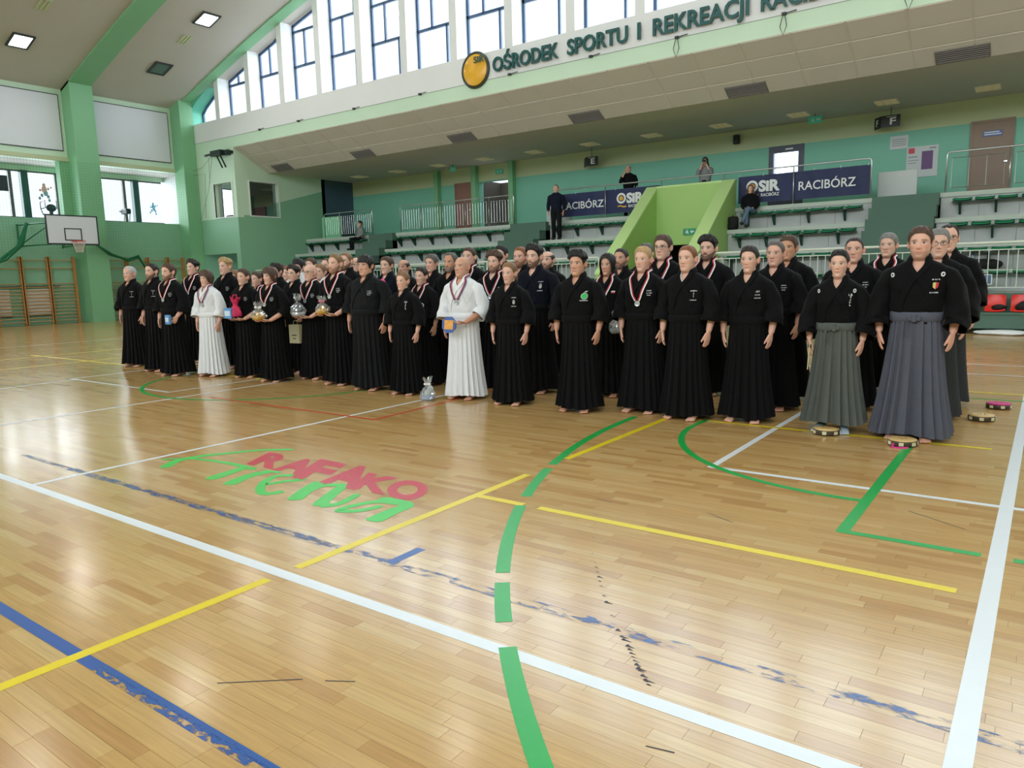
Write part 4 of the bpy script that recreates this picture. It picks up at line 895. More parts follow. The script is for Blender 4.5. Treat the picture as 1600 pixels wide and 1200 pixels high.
def make_hand(m, W, d, n, curl=(.22, .35, .3), spread=1.0, thumb=(.72, .62, .25), s=1.0):
    """palm with four fingers and a thumb: W wrist, d towards the fingertips, n out of the palm, thumb on the d x n side"""
    d = unit(d); n = unit(np.array(n)-np.dot(n, d)*d); t = np.cross(d, n) if spread > 0 else -np.cross(d, n)
    rows = [(-.02, .024, .021), (.0, .025, .019), (.03, .034, .017), (.06, .041, .0155), (.085, .040, .013), (.097, .036, .010)]
    P = np.zeros((len(rows), 12, 3))
    for i, (k, a, b) in enumerate(rows):
        for j in range(12): q = 2*PI*j/12; P[i, j] = W+d*k*s+t*math.cos(q)*a*s+n*math.sin(q)*b*s
    m.grid(P, True, 0, True, True)
    for (o, L, r) in ((.030, .073, .0088), (.010, .082, .0090), (-.0105, .076, .0088), (-.029, .060, .0080)):
        p = W+d*.085*s+t*o*s; a = 0.0; pts = [p-d*.02*s, p]; dr = unit(d+t*o*.7)
        for k, seg in enumerate((.44, .31, .25)):
            a += curl[k]; dd = dr*math.cos(a)+n*math.sin(a); p = p+dd*L*seg*s; pts.append(p)
        m.tube(pts, [r*s*1.02, r*s, r*.96*s, r*.9*s, r*.7*s], 8)
    dt = unit(d*thumb[0]+t*thumb[1]+n*thumb[2]); p = W+d*.022*s+t*.024*s; p2 = p+dt*.045*s; d2 = unit(dt+d*.35+n*.12); p3 = p2+d2*.034*s; p4 = p3+d2*.022*s
    m.tube([p, p2, p3, p4], [.0145*s, .0115*s, .0105*s, .0075*s], 8)
    return m
def make_arm(path, radii, hd, hn, curl, spread=1.0, s=1.0, thumb=(.72, .62, .25)):
    m = MB(); m.tube([np.array(p) for p in path], radii, 12); make_hand(m, np.array(path[-1], float), np.array(hd, float), np.array(hn, float), curl, spread, thumb, s)
    return remeshed(m, .0052, .42)
ARR = [.050, .047, .041, .039, .028]
# right-hand-side arms (x > 0); the other side is mirrored
ARMS = {
 'hang': (make_arm([(.175, 0, 1.385), (.235, .01, 1.25), (.258, .02, 1.125), (.262, -.01, 1.01), (.252, -.05, .90)], ARR, (-.10, -.10, -1), (-1, .30, .1), (.12, .2, .2), -1, thumb=(.9, .42, .2)), (.262, .02, 1.125)),
 'hold': (make_arm([(.175, 0, 1.385), (.235, .01, 1.25), (.258, .03, 1.105), (.21, -.095, 1.02), (.145, -.205, .955)], ARR, (-.75, -.62, -.12), (-.1, .1, 1), (.3, .45, .4), -1), None),
 'grip': (make_arm([(.175, 0, 1.385), (.235, .01, 1.25), (.262, .02, 1.125), (.258, -.05, 1.02), (.235, -.125, .93)], ARR, (-.35, -.45, -.9), (-1, .3, -.1), (.7, .9, .6), -1, thumb=(.55, .3, .8)), None),
 'raise': (make_arm([(.175, 0, 1.385), (.225, -.07, 1.27), (.225, -.16, 1.20), (.15, -.22, 1.35), (.085, -.23, 1.50)], ARR, (-.25, -.1, 1), (-.9, .1, -.2), (.4, .6, .5), 1), None),
 'lap': (make_arm([(.175, 0, 1.385), (.225, -.01, 1.25), (.235, -.02, 1.12), (.17, -.16, 1.03), (.07, -.28, 1.0)], ARR, (-.9, -.3, -.15), (0, 0, -1), (.2, .3, .2), 1), None)}
def make_foot():
    m = MB(); prof = [(.075, .02, .02, .025), (.06, .030, .035, .04), (.02, .033, .055, .055), (-.03, .035, .045, .045), (-.08, .040, .033, .034), (-.12, .044, .024, .026), (-.15, .043, .017, .02), (-.165, .036, .012, .016)]
    P = np.zeros((len(prof), 14, 3))
    for i, (y, a, h, zc) in enumerate(prof):
        for j in range(14): q = 2*PI*j/14; P[i, j] = (a*math.cos(q)+.004, y, max(.004, zc+h*math.sin(q)*(1 if math.sin(q) > 0 else .9)))
    m.grid(P, True, 0, True, True)
    for k, (x, L, r) in enumerate(((-.030, .052, .0135), (-.008, .050, .0098), (.011, .043, .0092), (.027, .035, .0088), (.040, .026, .0085))):
        m.tube([(x, -.135, .016), (x*1.05, -.15-L*.3, .015), (x*1.05, -.15-L*.75, .011)], [r, r, r*.8], 8)
    m.tube([(0, .03, .05), (0, .03, .12), (0, .02, .25), (0, .02, .42)], [.036, .034, .042, .052], 12); return remeshed(m, .0062, .4)
FOOT = make_foot()
# trunk: half width and depth of the clothed upper body
_t = [.85, .95, 1.02, 1.08, 1.15, 1.25, 1.33, 1.38, 1.415, 1.44, 1.46, 1.48, 1.51, 1.545]
TA = table(_t, [.178, .175, .170, .173, .182, .196, .205, .207, .198, .172, .128, .088, .067, .058], 3)
TF = table(_t, [.128, .126, .124, .128, .135, .139, .132, .121, .107, .090, .074, .062, .057, .052], 3)
TB = table(_t, [.118, .113, .108, .110, .116, .122, .122, .118, .110, .100, .088, .076, .067, .060], 3)
def trunk(ph, z, b, off=0.0):
    s, c = np.sin(ph), np.cos(ph); sh = np.clip((z-1.15)/.2, 0, 1); be = 1-np.clip((z-1.1)/.25, 0, 1)
    nk = np.clip((z-1.44)/.05, 0, 1)
    wa = 1+(b['sh']-1)*sh*(1-nk)+(b['belly']-1)*.7*be; wf = 1+(b['belly']-1)*1.5*be+(b.get('bust', 0))*G(z-1.27, .07)*np.clip(c, 0, 1); a = TA(z)*wa+off
    x = a*np.sign(s)*np.abs(s)**.82; y = np.where(c > 0, -(TF(z)*wf+off)*np.abs(c)**.82, (TB(z)+off)*np.abs(c)**.82); return np.stack(np.broadcast_arrays(x, y, z), -1)
def wrap_strip(keys, b, w, off, thick, n=6, flat=True):
    """a band laid on the trunk along (longitude in degrees, height) keys"""
    ph = np.radians([k[0] for k in keys]); z = np.array([k[1] for k in keys]); k = len(keys); u = np.linspace(0, k-1, n*(k-1)+1)
    ph2, z2 = np.interp(u, range(k), ph), np.interp(u, range(k), z); ker = np.ones(5)/5
    for arr in (ph2, z2): arr[2:-2] = np.convolve(arr, ker, 'valid')
    Pm = trunk(ph2, z2, b, off); e = 1e-3
    nrm = np.cross(trunk(ph2+e, z2, b, off)-Pm, trunk(ph2, z2+e, b, off)-Pm); nrm /= np.linalg.norm(nrm, axis=1)[:, None]+1e-12
    nrm *= np.sign((nrm[:, :2]*Pm[:, :2]).sum(1))[:, None]
    T = np.gradient(Pm, axis=0); T /= np.linalg.norm(T, axis=1)[:, None]+1e-12; B = np.cross(T, nrm); B /= np.linalg.norm(B, axis=1)[:, None]+1e-12
    return Pm, nrm, B
def strip_mesh(m, Pm, nrm, B, w0, w1, h, mi=0):
    P = np.stack([Pm+B*w0, Pm+B*w0+nrm*h, Pm+B*w1+nrm*h, Pm+B*w1], 1); m.grid(P, True, mi, True, True)
VT = lambda deg: np.interp(np.abs(deg), [0, 5, 12, 25, 45, 80, 180], [1.36, 1.395, 1.437, 1.470, 1.494, 1.508, 1.520])
def cloth_mat(name, col, rough=.85, var=.12):
    return mat(name, col, rough, var=var, vscale=14, bump=.25, bscale=90, spec=.12, sheen=.02)
CL_BLACK = cloth_mat('black_cotton', srgb(15, 15, 17)); CL_BLACK2 = cloth_mat('faded_black_cotton', srgb(25, 26, 28)); CL_NAVY = cloth_mat('navy_cotton', srgb(15, 18, 29)); CL_WHITE = cloth_mat('white_gi_cotton', srgb(226, 228, 232), .8, .04)
CL_GREY = cloth_mat('grey_green_striped_wool', srgb(88, 92, 88), .85, .08); CL_SLATE = cloth_mat('slate_grey_wool', srgb(86, 88, 100), .85, .08); CL_DGREY = cloth_mat('dark_grey_wool', srgb(60, 62, 64))
RIBW = mat('ribbon_white', srgb(226, 222, 224), .5); RIBR = mat('ribbon_red', srgb(168, 28, 44), .5); SILV = mat('silver_medal', srgb(196, 200, 206), .3, metal=.7); STITCH = mat('white_embroidery', srgb(214, 216, 220), .7)
SKINM = vcol_mat('skin', .5, .35, .06, 160); HAIRM = {}
def hair_mat(c):
    if c not in HAIRM: HAIRM[c] = mat('hair_%s' % c, HAIRC[c], .5, var=.35, vscale=40, bump=.6, bscale=120, spec=.4)
    return HAIRM[c]
def beard_mat(c):
    k = 'beard_'+c
    if k not in HAIRM: HAIRM[k] = mat(k, tuple(a*.72+b*.28 for a, b in zip(HAIRC[c], SKINC['mid'])), .6, var=.4, vscale=60, bump=.6, bscale=160, spec=.3)
    return HAIRM[k]
HAIRC = {'black': srgb(26, 22, 22), 'dark': srgb(42, 32, 27), 'brown': srgb(78, 56, 42), 'light': srgb(134, 100, 70), 'blond': srgb(182, 150, 104), 'ginger': srgb(132, 82, 52), 'grey': srgb(126, 124, 122), 'silver': srgb(184, 184, 184), 'salt': srgb(92, 86, 82)}
SKINC = {'fair': srgb(222, 178, 158), 'mid': srgb(206, 158, 134), 'tan': srgb(202, 150, 120), 'red': srgb(221, 172, 152)}
# sleeve shapes: centre line and (across, along y) radii
SLEEVE = {
 'hang': ([(.145, 0, 1.39), (.198, .0, 1.355), (.242, .008, 1.25), (.262, .012, 1.14), (.266, -.012, 1.06), (.262, -.035, .985)], [(.052, .066), (.066, .078), (.070, .084), (.078, .095), (.086, .106), (.090, .112)]),
 'hold': ([(.145, 0, 1.39), (.198, .0, 1.355), (.24, .01, 1.25), (.262, .03, 1.13), (.250, -.02, 1.06), (.230, -.06, 1.015)], [(.052, .066), (.066, .078), (.072, .085), (.082, .096), (.086, .102), (.084, .102)]),
 'raise': ([(.145, 0, 1.385), (.205, -.01, 1.35), (.23, -.07, 1.27), (.232, -.16, 1.205), (.20, -.20, 1.27), (.16, -.22, 1.35)], [(.055, .07), (.072, .08), (.068, .07), (.066, .064), (.058, .054), (.05, .048)]),
 'lap': ([(.145, 0, 1.39), (.198, .0, 1.355), (.23, -.005, 1.25), (.238, -.02, 1.13), (.19, -.12, 1.055), (.12, -.22, 1.02)], [(.055, .07), (.075, .085), (.072, .078), (.07, .07), (.058, .056), (.048, .045)])}
SLEEVE['grip'] = SLEEVE['hang']
WIDE = ([(.145, 0, 1.39), (.198, .0, 1.355), (.244, .008, 1.25), (.268, .012, 1.12), (.276, -.01, .99), (.268, -.03, .93)], [(.052, .066), (.067, .08), (.076, .095), (.086, .125), (.092, .16), (.088, .168)])
LONGS = ([(.145, 0, 1.39), (.198, .0, 1.355), (.240, .008, 1.25), (.262, .02, 1.13), (.262, -.022, 1.01), (.247, -.07, .915)], [(.055, .07), (.074, .084), (.070, .076), (.064, .068), (.055, .058), (.045, .048)])
def sleeve(m, spec, side, dx, seed, wr=.006, K=20):
    path, rad = spec; r = np.random.default_rng(seed); P0 = np.array(path, float); k = len(P0); u = np.linspace(0, k-1, 4*(k-1)+1)
    C0 = np.stack([np.interp(u, range(k), P0[:, i]) for i in range(3)], 1); R0 = np.stack([np.interp(u, range(k), [a[i] for a in rad]) for i in range(2)], 1)
    T = np.gradient(C0, axis=0); T /= np.linalg.norm(T, axis=1)[:, None]; out = np.zeros((len(u)+2, K, 3)); ph = r.uniform(0, 6, 4)
    for i in range(len(u)+2):
        ii = min(i, len(u)-1); t = T[ii]; e1 = unit(np.cross((0, 1, 0), t)); e2 = np.cross(t, e1); sc = 1.0; c = C0[ii]
        if i >= len(u): sc = .93; c = C0[ii]-t*.03*(i-len(u))
        for j in range(K):
            q = 2*PI*j/K; w = 1+wr/.09*(math.sin(3*q+ph[0]+u[ii]*2.6)+.6*math.sin(5*q+ph[1]-u[ii]*3.7))*min(1, u[ii]/1.5)
            out[i, j] = c+(e1*math.cos(q)*R0[ii, 0]+e2*math.sin(q)*R0[ii, 1])*w*sc
    out[:, :, 0] += dx
    if side < 0: out[:, :, 0] *= -1; out = out[:, ::-1]
    m.grid(out, True, 0, True, False)
def hakama_mesh(p, seed, wid=1.0):
    r = np.random.default_rng(seed); K, Rr = 160, 15; m = MB(); P = np.zeros((Rr+2, K, 3)); n = 20; off = r.uniform(-.1, .1); b = p['belly']
    ph = np.linspace(0, 2*PI, K, endpoint=False); f = (ph*n/(2*PI)+off+.08*np.sin(3*ph+r.uniform(0, 6))) % 1.0
    saw = np.where(f < .86, f/.86, (1-f)/.14); saw = saw-.5; lo = .25*np.sin(2*ph+r.uniform(0, 6))+.2*np.sin(5*ph+r.uniform(0, 6)); mid = G(((ph+PI) % (2*PI))-PI, .16)
    for i in range(Rr+2):
        v = min(i/(Rr-1), 1.0); z = 1.045*(1-v)+p.get('hemz', .05)*v; a = (.172*(1+(b-1)*.7)*(1-v)+.262*wid*v)*(1-.08*math.sin(PI*v)); df = (.134*(1+(b-1)*1.4)*(1-v)+.205*wid*v)*(1-.06*math.sin(PI*v)); db = .126*(1-v)+.215*wid*v
        A = (.007+.036*v**.8)*p.get('pleat', 1); s, c = np.sin(ph), np.cos(ph); k = A*saw+.03*v*lo-.03*v*mid
        if i >= Rr: z = p.get('hemz', .05)+.005+.05*(i-Rr+1); a -= .02; df -= .02; db -= .02
        x = (a+k)*np.sign(s)*np.abs(s)**.86; y = np.where(c > 0, -(df+k)*np.abs(c)**.86, (db+k)*np.abs(c)**.86)
        zz = z+(.012*v*np.sin(3*ph+seed) if i < Rr else 0); P[i] = np.stack([x, y, np.broadcast_to(zz, x.shape)], 1)
    m.grid(P, True); return m
def glyphs(p, b, deg, z, kind, t, o=.007):
    """small embroidered marks on the chest: rows of strokes, laid on the cloth"""
    m = MB(); r = np.random.default_rng(p['seed']+5)
    def stroke(u0, v0, u1, v1, w):
        d = math.hypot(u1-u0, v1-v0)+1e-9; nx, nz = -(v1-v0)/d*w/2, (u1-u0)/d*w/2
        pts = []
        for (u, v) in ((u0-nx, v0-nz), (u1-nx, v1-nz), (u1+nx, v1+nz), (u0+nx, v0+nz)):
            zz = z+v; base = trunk(np.radians(deg)+u/.17, np.array(zz), b, o); pts.append(base)
        m.add(pts, [(0, 1, 2, 3)])
    def word(u, v, n, h, w=.0028):
        for i in range(n):
            x = u+(i-n/2)*h*.8
            for k in range(r.integers(2, 4)):
                a = r.uniform(0, h*.55); c = r.uniform(0, h*.55)
                if r.random() < .55: stroke(x+a, v, x+a, v+h, w)
                else: stroke(x, v+c, x+h*.6, v+c, w)
    if kind == 'A': word(0, .035, 7, .011); [word(0, .012-.018*k, 1, .013) for k in range(3)]; word(0, -.055, 8, .010)
    elif kind == 'B': word(0, .03, 3, .017, .003); word(0, 0, 6, .010); word(0, -.03, 8, .009)
    elif kind == 'C': word(0, .02, 6, .010); word(.004, -.004, 7, .010); word(0, -.026, 5, .009)
    elif kind == 'D': word(0, .05, 7, .010); word(0, .018, 2, .014); word(0, -.055, 7, .011)
    elif kind == 'K': [word(.0, .03-.026*k, 1, .022, .0035) for k in range(4)]; word(0, .05, 3, .018, .003)
    if m.n: m.build('chest_embroidery', STITCH, t)['kind'] = 'stuff'
def disc_on(b, deg, z, r, o, m, t, name, ring=None, k=20):
    q = MB(); pts = []
    for i in range(k):
        for rr in ((ring or 0.0001), r): a = 2*PI*i/k; pts.append(trunk(np.radians(deg)+rr*math.cos(a)/.17, np.array(z+rr*math.sin(a)), b, o))
    q.add(pts, [(2*i, 2*i+1, 2*((i+1) % k)+1, 2*((i+1) % k)) for i in range(k)]); q.build(name, m, t)
def build_hair(p, t, rot, hc):
    st = p['style']
    if st == 'bald': return
    r = np.random.default_rng(p['seed']); K = 48; th = np.linspace(-PI, PI, K, endpoint=False)+1e-4; dg = np.abs(np.degrees(th)); Vn = 14
    line = {'short': ([0, 25, 45, 60, 75, 90, 110, 140, 180], [.074, .072, .058, .040, -.012, .012, -.055, -.075, -.08]),
            'crop': ([0, 25, 45, 60, 75, 90, 110, 140, 180], [.080, .080, .066, .046, .0, .02, -.045, -.065, -.07]),
            'receding': ([0, 15, 28, 45, 60, 75, 90, 110, 140, 180], [.088, .092, .100, .082, .050, -.005, .015, -.05, -.07, -.075]),
            'fringe': ([0, 25, 45, 60, 75, 90, 110, 140, 180], [.040, .042, .040, .02, -.03, -.02, -.065, -.08, -.085]),
            'bob': ([0, 25, 40, 60, 75, 90, 110, 140, 180], [.040, .044, .040, -.02, -.055, -.06, -.075, -.09, -.095]),
            'tight': ([0, 25, 45, 60, 75, 90, 110, 140, 180], [.076, .074, .064, .046, .005, .018, -.05, -.075, -.08]),
            'long': ([0, 20, 40, 58, 75, 90, 110, 140, 180], [.076, .070, .050, -.02, -.12, -.16, -.18, -.19, -.19]),
            'horseshoe': ([0, 50, 62, 75, 90, 110, 140, 180], [.05, .05, .045, .0, .015, -.05, -.07, -.075])}[{'buzz': 'crop', 'pony': 'tight', 'bun': 'tight', 'quiff': 'short', 'undercut': 'crop', 'curly': 'short', 'parted': 'short'}.get(st, st)]
    tmax = {'short': .016, 'crop': .008, 'buzz': .0035, 'receding': .010, 'fringe': .020, 'bob': .026, 'tight': .010, 'pony': .010, 'bun': .010, 'long': .022, 'horseshoe': .008, 'quiff': .024, 'undercut': .022, 'curly': .024, 'parted': .018}[st]
    zl = np.interp(dg, *line); zu = np.full(K, .1153)
    if st == 'horseshoe': zu = np.interp(dg, [0, 45, 70, 110, 150, 180], [.051, .055, .062, .070, .074, .074])
    m = MB(); P = np.zeros((Vn+1, K, 3)); ph = r.uniform(0, 6, 5)
    for i in range(Vn+1):
        v = i/Vn; z = zu*(1-v**1.0)+zl*v if st == 'horseshoe' else .1153-(.1153-zl)*v**1.35
        ze = np.maximum(z, -.045) if st in ('long', 'bob') else z
        x, y, _ = head_surf(th, ze, dict(p, feat=0)); tk = tmax*(1-.88*v**3)*(1.5 if p.get('woman') and st in ('pony', 'bun', 'tight') else 1)+.0015
        if st in ('undercut', 'quiff'): tk = tk*np.where(z < .055, .3, 1.0)+np.where((z > .05) & (dg < 70), .010, 0)*(1-v**6)
        if st == 'horseshoe': tk = tmax*np.sin(PI*min(max(v, .03), .97))**.5+.0015
        if st in ('bob', 'long'): tk = tmax*(.75+.25*(1-v))*np.where(dg < 35, (1-.6*v), 1)
        tk = tk*(1+(.55 if st == 'curly' else .22)*np.sin((9 if st != 'curly' else 13)*th+ph[0]+(7*v if st == 'curly' else 1.5*v))*min(1, v*4)+.15*np.sin(17*th+ph[1]+4*v)*min(1, v*4))
        nr = np.hypot(x, y)+1e-6; h = np.clip((z-.06)/.055, 0, 1)
        P[i] = np.stack([x+x/nr*tk*(1-.3*h), y+y/nr*tk*(1-.3*h), z+tk*h*1.0+(0 if st != 'fringe' else 0)], 1)
    m.grid(P, True, 0, st != 'horseshoe', False)
    if st == 'horseshoe': pass
    if st == 'pony': m.tube([(0, .085, .03), (0, .125, .02), (0, .135, -.04), (0, .118, -.12), (0.01, .105, -.20)], [.018, .028, .030, .026, .008], 10)
    if st == 'bun': m.ball((0.02, .10, -.035), (.052, .042, .055), 12, 8)
    if st == 'long': 
        for s in (-1, 1): m.tube([(s*.07, .03, -.02), (s*.085, .03, -.12), (s*.09, .0, -.22), (s*.075, -.03, -.30)], [.025, .032, .03, .008], 8)
    v = np.array(m.v); m.v = [tuple(q) for q in rot(v)]; m.build('hair', hc, t, True)
def build_beard(p, t, rot, hc, full):
    K, Vn = 26, 7; lim = 88 if full else 34; th = np.radians(np.linspace(-lim, lim, K)); dg = np.abs(np.degrees(th)); r = np.random.default_rng(p['seed']+9)
    zu = np.interp(dg, [0, 14, 26, 40, 65, 90], [-.073, -.071, -.058, -.05, -.035, .0]); zl = np.interp(dg, [0, 40, 70, 90], [-.119, -.114, -.095, -.05]); m = MB(); P = np.zeros((Vn+1, K, 3))
    for i in range(Vn+1):
        v = i/Vn; z = zu*(1-v)+zl*v; x, y, _ = head_surf(th, z, p); tk = (.0075 if full else .005)*p.get('beardt', .75)*math.sin(PI*min(.97, max(.06, v)))**.5*np.clip((lim-dg)/14, .12, 1)*(1+.2*np.sin(11*th+i)); nr = np.hypot(x, y)
        P[i] = np.stack([x+x/nr*tk, y+y/nr*tk, z-tk*.5*v], 1)
    m.grid(P[:, ::-1], False); Kq = 14; th = np.radians(np.linspace(-24, 24, Kq)); Q = np.zeros((4, Kq, 3))
    for i in range(4):
        z = -.046-.0035*i-.010*(np.abs(th)/.42)**2; x, y, _ = head_surf(th, z, p); tk = .005*math.sin(PI*(.1+.8*i/3))*np.clip((.42-np.abs(th))/.1, .1, 1); Q[i] = np.stack([x, y-tk, z], 1)
    m.grid(Q[:, ::-1], False); v = np.array(m.v); m.v = [tuple(q) for q in rot(v)]; m.build('beard', hc, t, True)
def build_glasses(p, t, rot):
    m = MB(); q = dict(p); 
    for s in (-1, 1):
        c = s*.033; pts = [(c+.024*math.cos(a)*(1-.0*s), 0, .003+.016*math.copysign(abs(math.sin(a))**.7, math.sin(a))) for a in np.linspace(0, 2*PI, 17)]
        pts = [(x, -.098+abs(x)*.12, z) for x, _, z in pts]; m.tube(pts, .0017, 5, cap=False)
        m.tube([(s*.056, -.091, .008), (s*.074*p['w'], -.05, .010), (s*.078*p['w'], .012, .006)], .0016, 5)
    m.tube([(-.009, -.0975, .006), (0, -.099, .008), (.009, -.0975, .006)], .0016, 5); v = np.array(m.v); m.v = [tuple(k) for k in rot(v)]; m.build('glasses', mat('spectacle_frame', srgb(34, 30, 30), .35), t)
LEGS_CACHE = {}
def arm_part(kind, side, dx):
    v, f = ARMS[kind][0]; v = v.copy(); v[:, 0] += dx
    if side < 0: v[:, 0] *= -1; f = [x[::-1] for x in f]
    return v, f
def person(label, X, Y, H, **k):
    p = dict(w=1.0, jaw=0.0, nose=1.0, style='short', hairc='dark', skin='fair', belly=1.0, sh=1.0, bust=0, turn=0, tilt=0, seed=1, beard=0, glasses=0, medal=0, emb=None, top='black', bottom='black', arms=('hang', 'hang'), rz=0.0, sleeves='normal', kind='gi', z=0.0, medalz=1.21, group='competitors standing in rows', tone=1.0, pitch=0.0)
    p.update(k); b = dict(sh=p['sh'], belly=p['belly'], bust=p['bust']); hc = hair_mat(p['hairc']); p['hair'] = HAIRC[p['hairc']]; p['skin'] = np.array(SKINC[p['skin']])*p['tone']; sc = H/1.75
    t = thing('person', label, 'person', (X, Y, p['z']), p['rz'], p['group'], sc)
    ct, st = math.cos(p['turn']), math.sin(p['turn']); hz = 1.612
    def rot(v):       # head turn and nod about the neck, fading out down the neck
        v = np.asarray(v, float)*HS; w = np.clip((v[:, 2]+.19)/.06, 0, 1); a = p['turn']*w; c, s = np.cos(a), np.sin(a); x, y = v[:, 0].copy(), v[:, 1]-.02; v[:, 0] = c*x-s*y; v[:, 1] = s*x+c*y+.02
        g = p['pitch']*w; c, s = np.cos(g), np.sin(g); y, z = v[:, 1].copy(), v[:, 2]+.12; v[:, 1] = c*y-s*z; v[:, 2] = s*y+c*z-.12
        v[:, 1] -= .012; v[:, 2] += hz; return v
    # body: head, neck, trunk, arms with hands, legs with feet in one mesh
    P, TH = head_grid(p); cols = head_cols(P, TH, p); m = MB(); m.grid(rot(P.reshape(-1, 3)).reshape(P.shape), True, 0, True, True); cl = [cols.reshape(-1, 3)]; skin = p['skin']
    for s in (-1, 1):
        q = MB(); q.ball((0, 0, 0), (.010, .019, .031), 10, 8); v = np.array(q.v); v[:, 0] += .006*G(np.hypot(v[:, 1]/.019, v[:, 2]/.031)-.9, .3); a = -.25*s; v = np.stack([v[:, 0], v[:, 1]+.18*v[:, 2], v[:, 2]], 1); v[:, 0] = v[:, 0]+.35*v[:, 1]; v[:, 0] *= s; v += ((HA(.0)*p['w']+.001)*s, .014, -.004)
        m.add(rot(v), q.f if s > 0 else [f[::-1] for f in q.f]); cl.append(np.ones((len(v), 3))*skin*np.array((1.02, .86, .82)))
    ph = np.linspace(0, 2*PI, 28, endpoint=False); zz = np.array([1.555, 1.53, 1.51, 1.49, 1.47, 1.45, 1.43, 1.40, 1.36, 1.30, 1.2, 1.1, 1.0, .9]); P = np.stack([trunk(ph, np.full(28, z), b, -.03 if z < 1.2 else (-.012 if z < 1.5 else -.006)) for z in zz]); m.grid(P, True, 0, False, True); cl.append(np.ones((P.shape[0]*28, 3))*skin)
    dx = .2*(p['sh']-1)+.17*(p['belly']-1)*.5
    for side, kind in ((1, p['arms'][0]), (-1, p['arms'][1])):
        v, f = arm_part(kind, side, dx); m.add(v, f); cl.append(np.ones((len(v), 3))*skin*np.array((.98, .90, .88)))
    if p['kind'] in ('gi',):
        for s in (-1, 1):
            v, f = FOOT; v = v.copy(); v[:, 0] = v[:, 0]*s; a = s*.18; x, y = v[:, 0].copy(), v[:, 1].copy(); v[:, 0] = math.cos(a)*x-math.sin(a)*y*1.0+s*.10; v[:, 1] = math.sin(a)*x+math.cos(a)*y-.02
            if p.get('socks'): pass
            m.add(v, f if s > 0 else [g[::-1] for g in f]); fc = np.ones((len(v), 3))*(skin*np.array((.95, .84, .80)) if not p.get('socks') else np.array(srgb(176, 190, 206))); cl.append(fc)
            P = np.array([[(s*.085+.05*math.cos(q), -.02+.05*math.sin(q), z) for q in np.linspace(0, 2*PI, 12, endpoint=False)] for z in (.95, .6, .38)]); m.grid(P, True, 0, True, True); cl.append(np.ones((36, 3))*skin)
    m.build('body', SKINM, t, True, np.concatenate(cl))
    build_hair(p, t, rot, hc)
    if p['beard']: build_beard(p, t, rot, beard_mat(p.get('beardc', p['hairc'])), p['beard'] == 1)
    if p['glasses']: build_glasses(p, t, rot)
    topm = {'black': CL_BLACK, 'faded': CL_BLACK2, 'navy': CL_NAVY, 'white': CL_WHITE}.get(p['top'], p['top']); botm = {'black': CL_BLACK, 'faded': CL_BLACK2, 'navy': CL_NAVY, 'white': CL_WHITE, 'grey': CL_GREY, 'slate': CL_SLATE, 'dgrey': CL_DGREY}.get(p['bottom'], p['bottom'])
    r = np.random.default_rng(p['seed']+2); K, Rn = 60, 18; ph = np.linspace(0, 2*PI, K, endpoint=False); dgs = np.degrees(((ph+PI) % (2*PI))-PI); ztop = VT(dgs) if p['kind'] == 'gi' else np.interp(np.abs(dgs), [0, 60, 180], [1.485, 1.50, 1.52]); zbot = .97 if p['kind'] == 'gi' else .88; P = np.zeros((Rn+1, K, 3)); a0 = r.uniform(0, 6, 4)
    for i in range(Rn+1):
        v = i/Rn; z = ztop*(1-v)+zbot*v; wr = .004*np.sin(4*ph+a0[0]+z*30)+.0035*np.sin(7*ph+a0[1]-z*42)+.010*G(z-1.10, .05)
        q = trunk(ph, z, b, 0.0); nr = np.hypot(q[:, 0], q[:, 1])+1e-6; kk = (.004+wr*np.clip((1.44-z)/.1, 0, 1))
        q[:, 0] += q[:, 0]/nr*kk; q[:, 1] += q[:, 1]/nr*kk; P[i] = q
    m = MB(); m.grid(P, True); spec = p['sleeves']
    for side, kind in ((1, p['arms'][0]), (-1, p['arms'][1])):
        sp = SLEEVE[kind]
        if kind in ('hang', 'grip') and spec == 'wide': sp = WIDE
        if kind in ('hang', 'grip') and p['kind'] != 'gi': sp = LONGS
        sleeve(m, sp, side, dx, p['seed']*3+side)
    jk = m.build('jacket' if p['kind'] == 'gi' else 'sweater', topm, t, True)
    if p['kind'] == 'gi':
        cm = MB()
        for s, o in ((-1, .006), (1, .011)):
            keys = [(s*180, 1.518), (s*130, 1.515), (s*85, 1.507), (s*45, 1.493), (s*25, 1.468), (s*13, 1.436), (s*6, 1.395), (-s*1, 1.35), (-s*10, 1.285), (-s*24, 1.18), (-s*32, 1.08), (-s*35, 1.0)]
            Pm, nr, B = wrap_strip(keys, b, .02, o, .006); strip_mesh(cm, Pm, nr, B, -.021, .021, .006)
        cm.build('collar', topm, jk)
        if p.get('under'):
            um = MB()
            for s in (-1, 1):
                keys = [(s*120, 1.522), (s*85, 1.515), (s*45, 1.503), (s*25, 1.482), (s*13, 1.452), (s*5, 1.41), (0, 1.378)]; Pm, nr, B = wrap_strip(keys, b, .01, .004, .003); strip_mesh(um, Pm, nr, B, -.014, .010, .004)
            um.build('under_collar', CL_WHITE, t)
        hk = hakama_mesh(p, p['seed'], p.get('hem', 1.0)).build('hakama', botm, t, True); hk.data.set_sharp_from_angle(angle=math.radians(28))
        bm = MB(); K = 40; ph = np.linspace(0, 2*PI, K, endpoint=False); P = np.zeros((4, K, 3))
        for i, (z, o) in enumerate(((1.065, .004), (1.06, .016), (1.0, .018), (.985, .006))):
            q = trunk(ph, np.full(K, z), dict(b), o+.004); q[:, 2] -= .012*np.cos(ph)*0; P[i] = q
        bm.grid(P, True); bm.build('waistband', botm, hk, True)
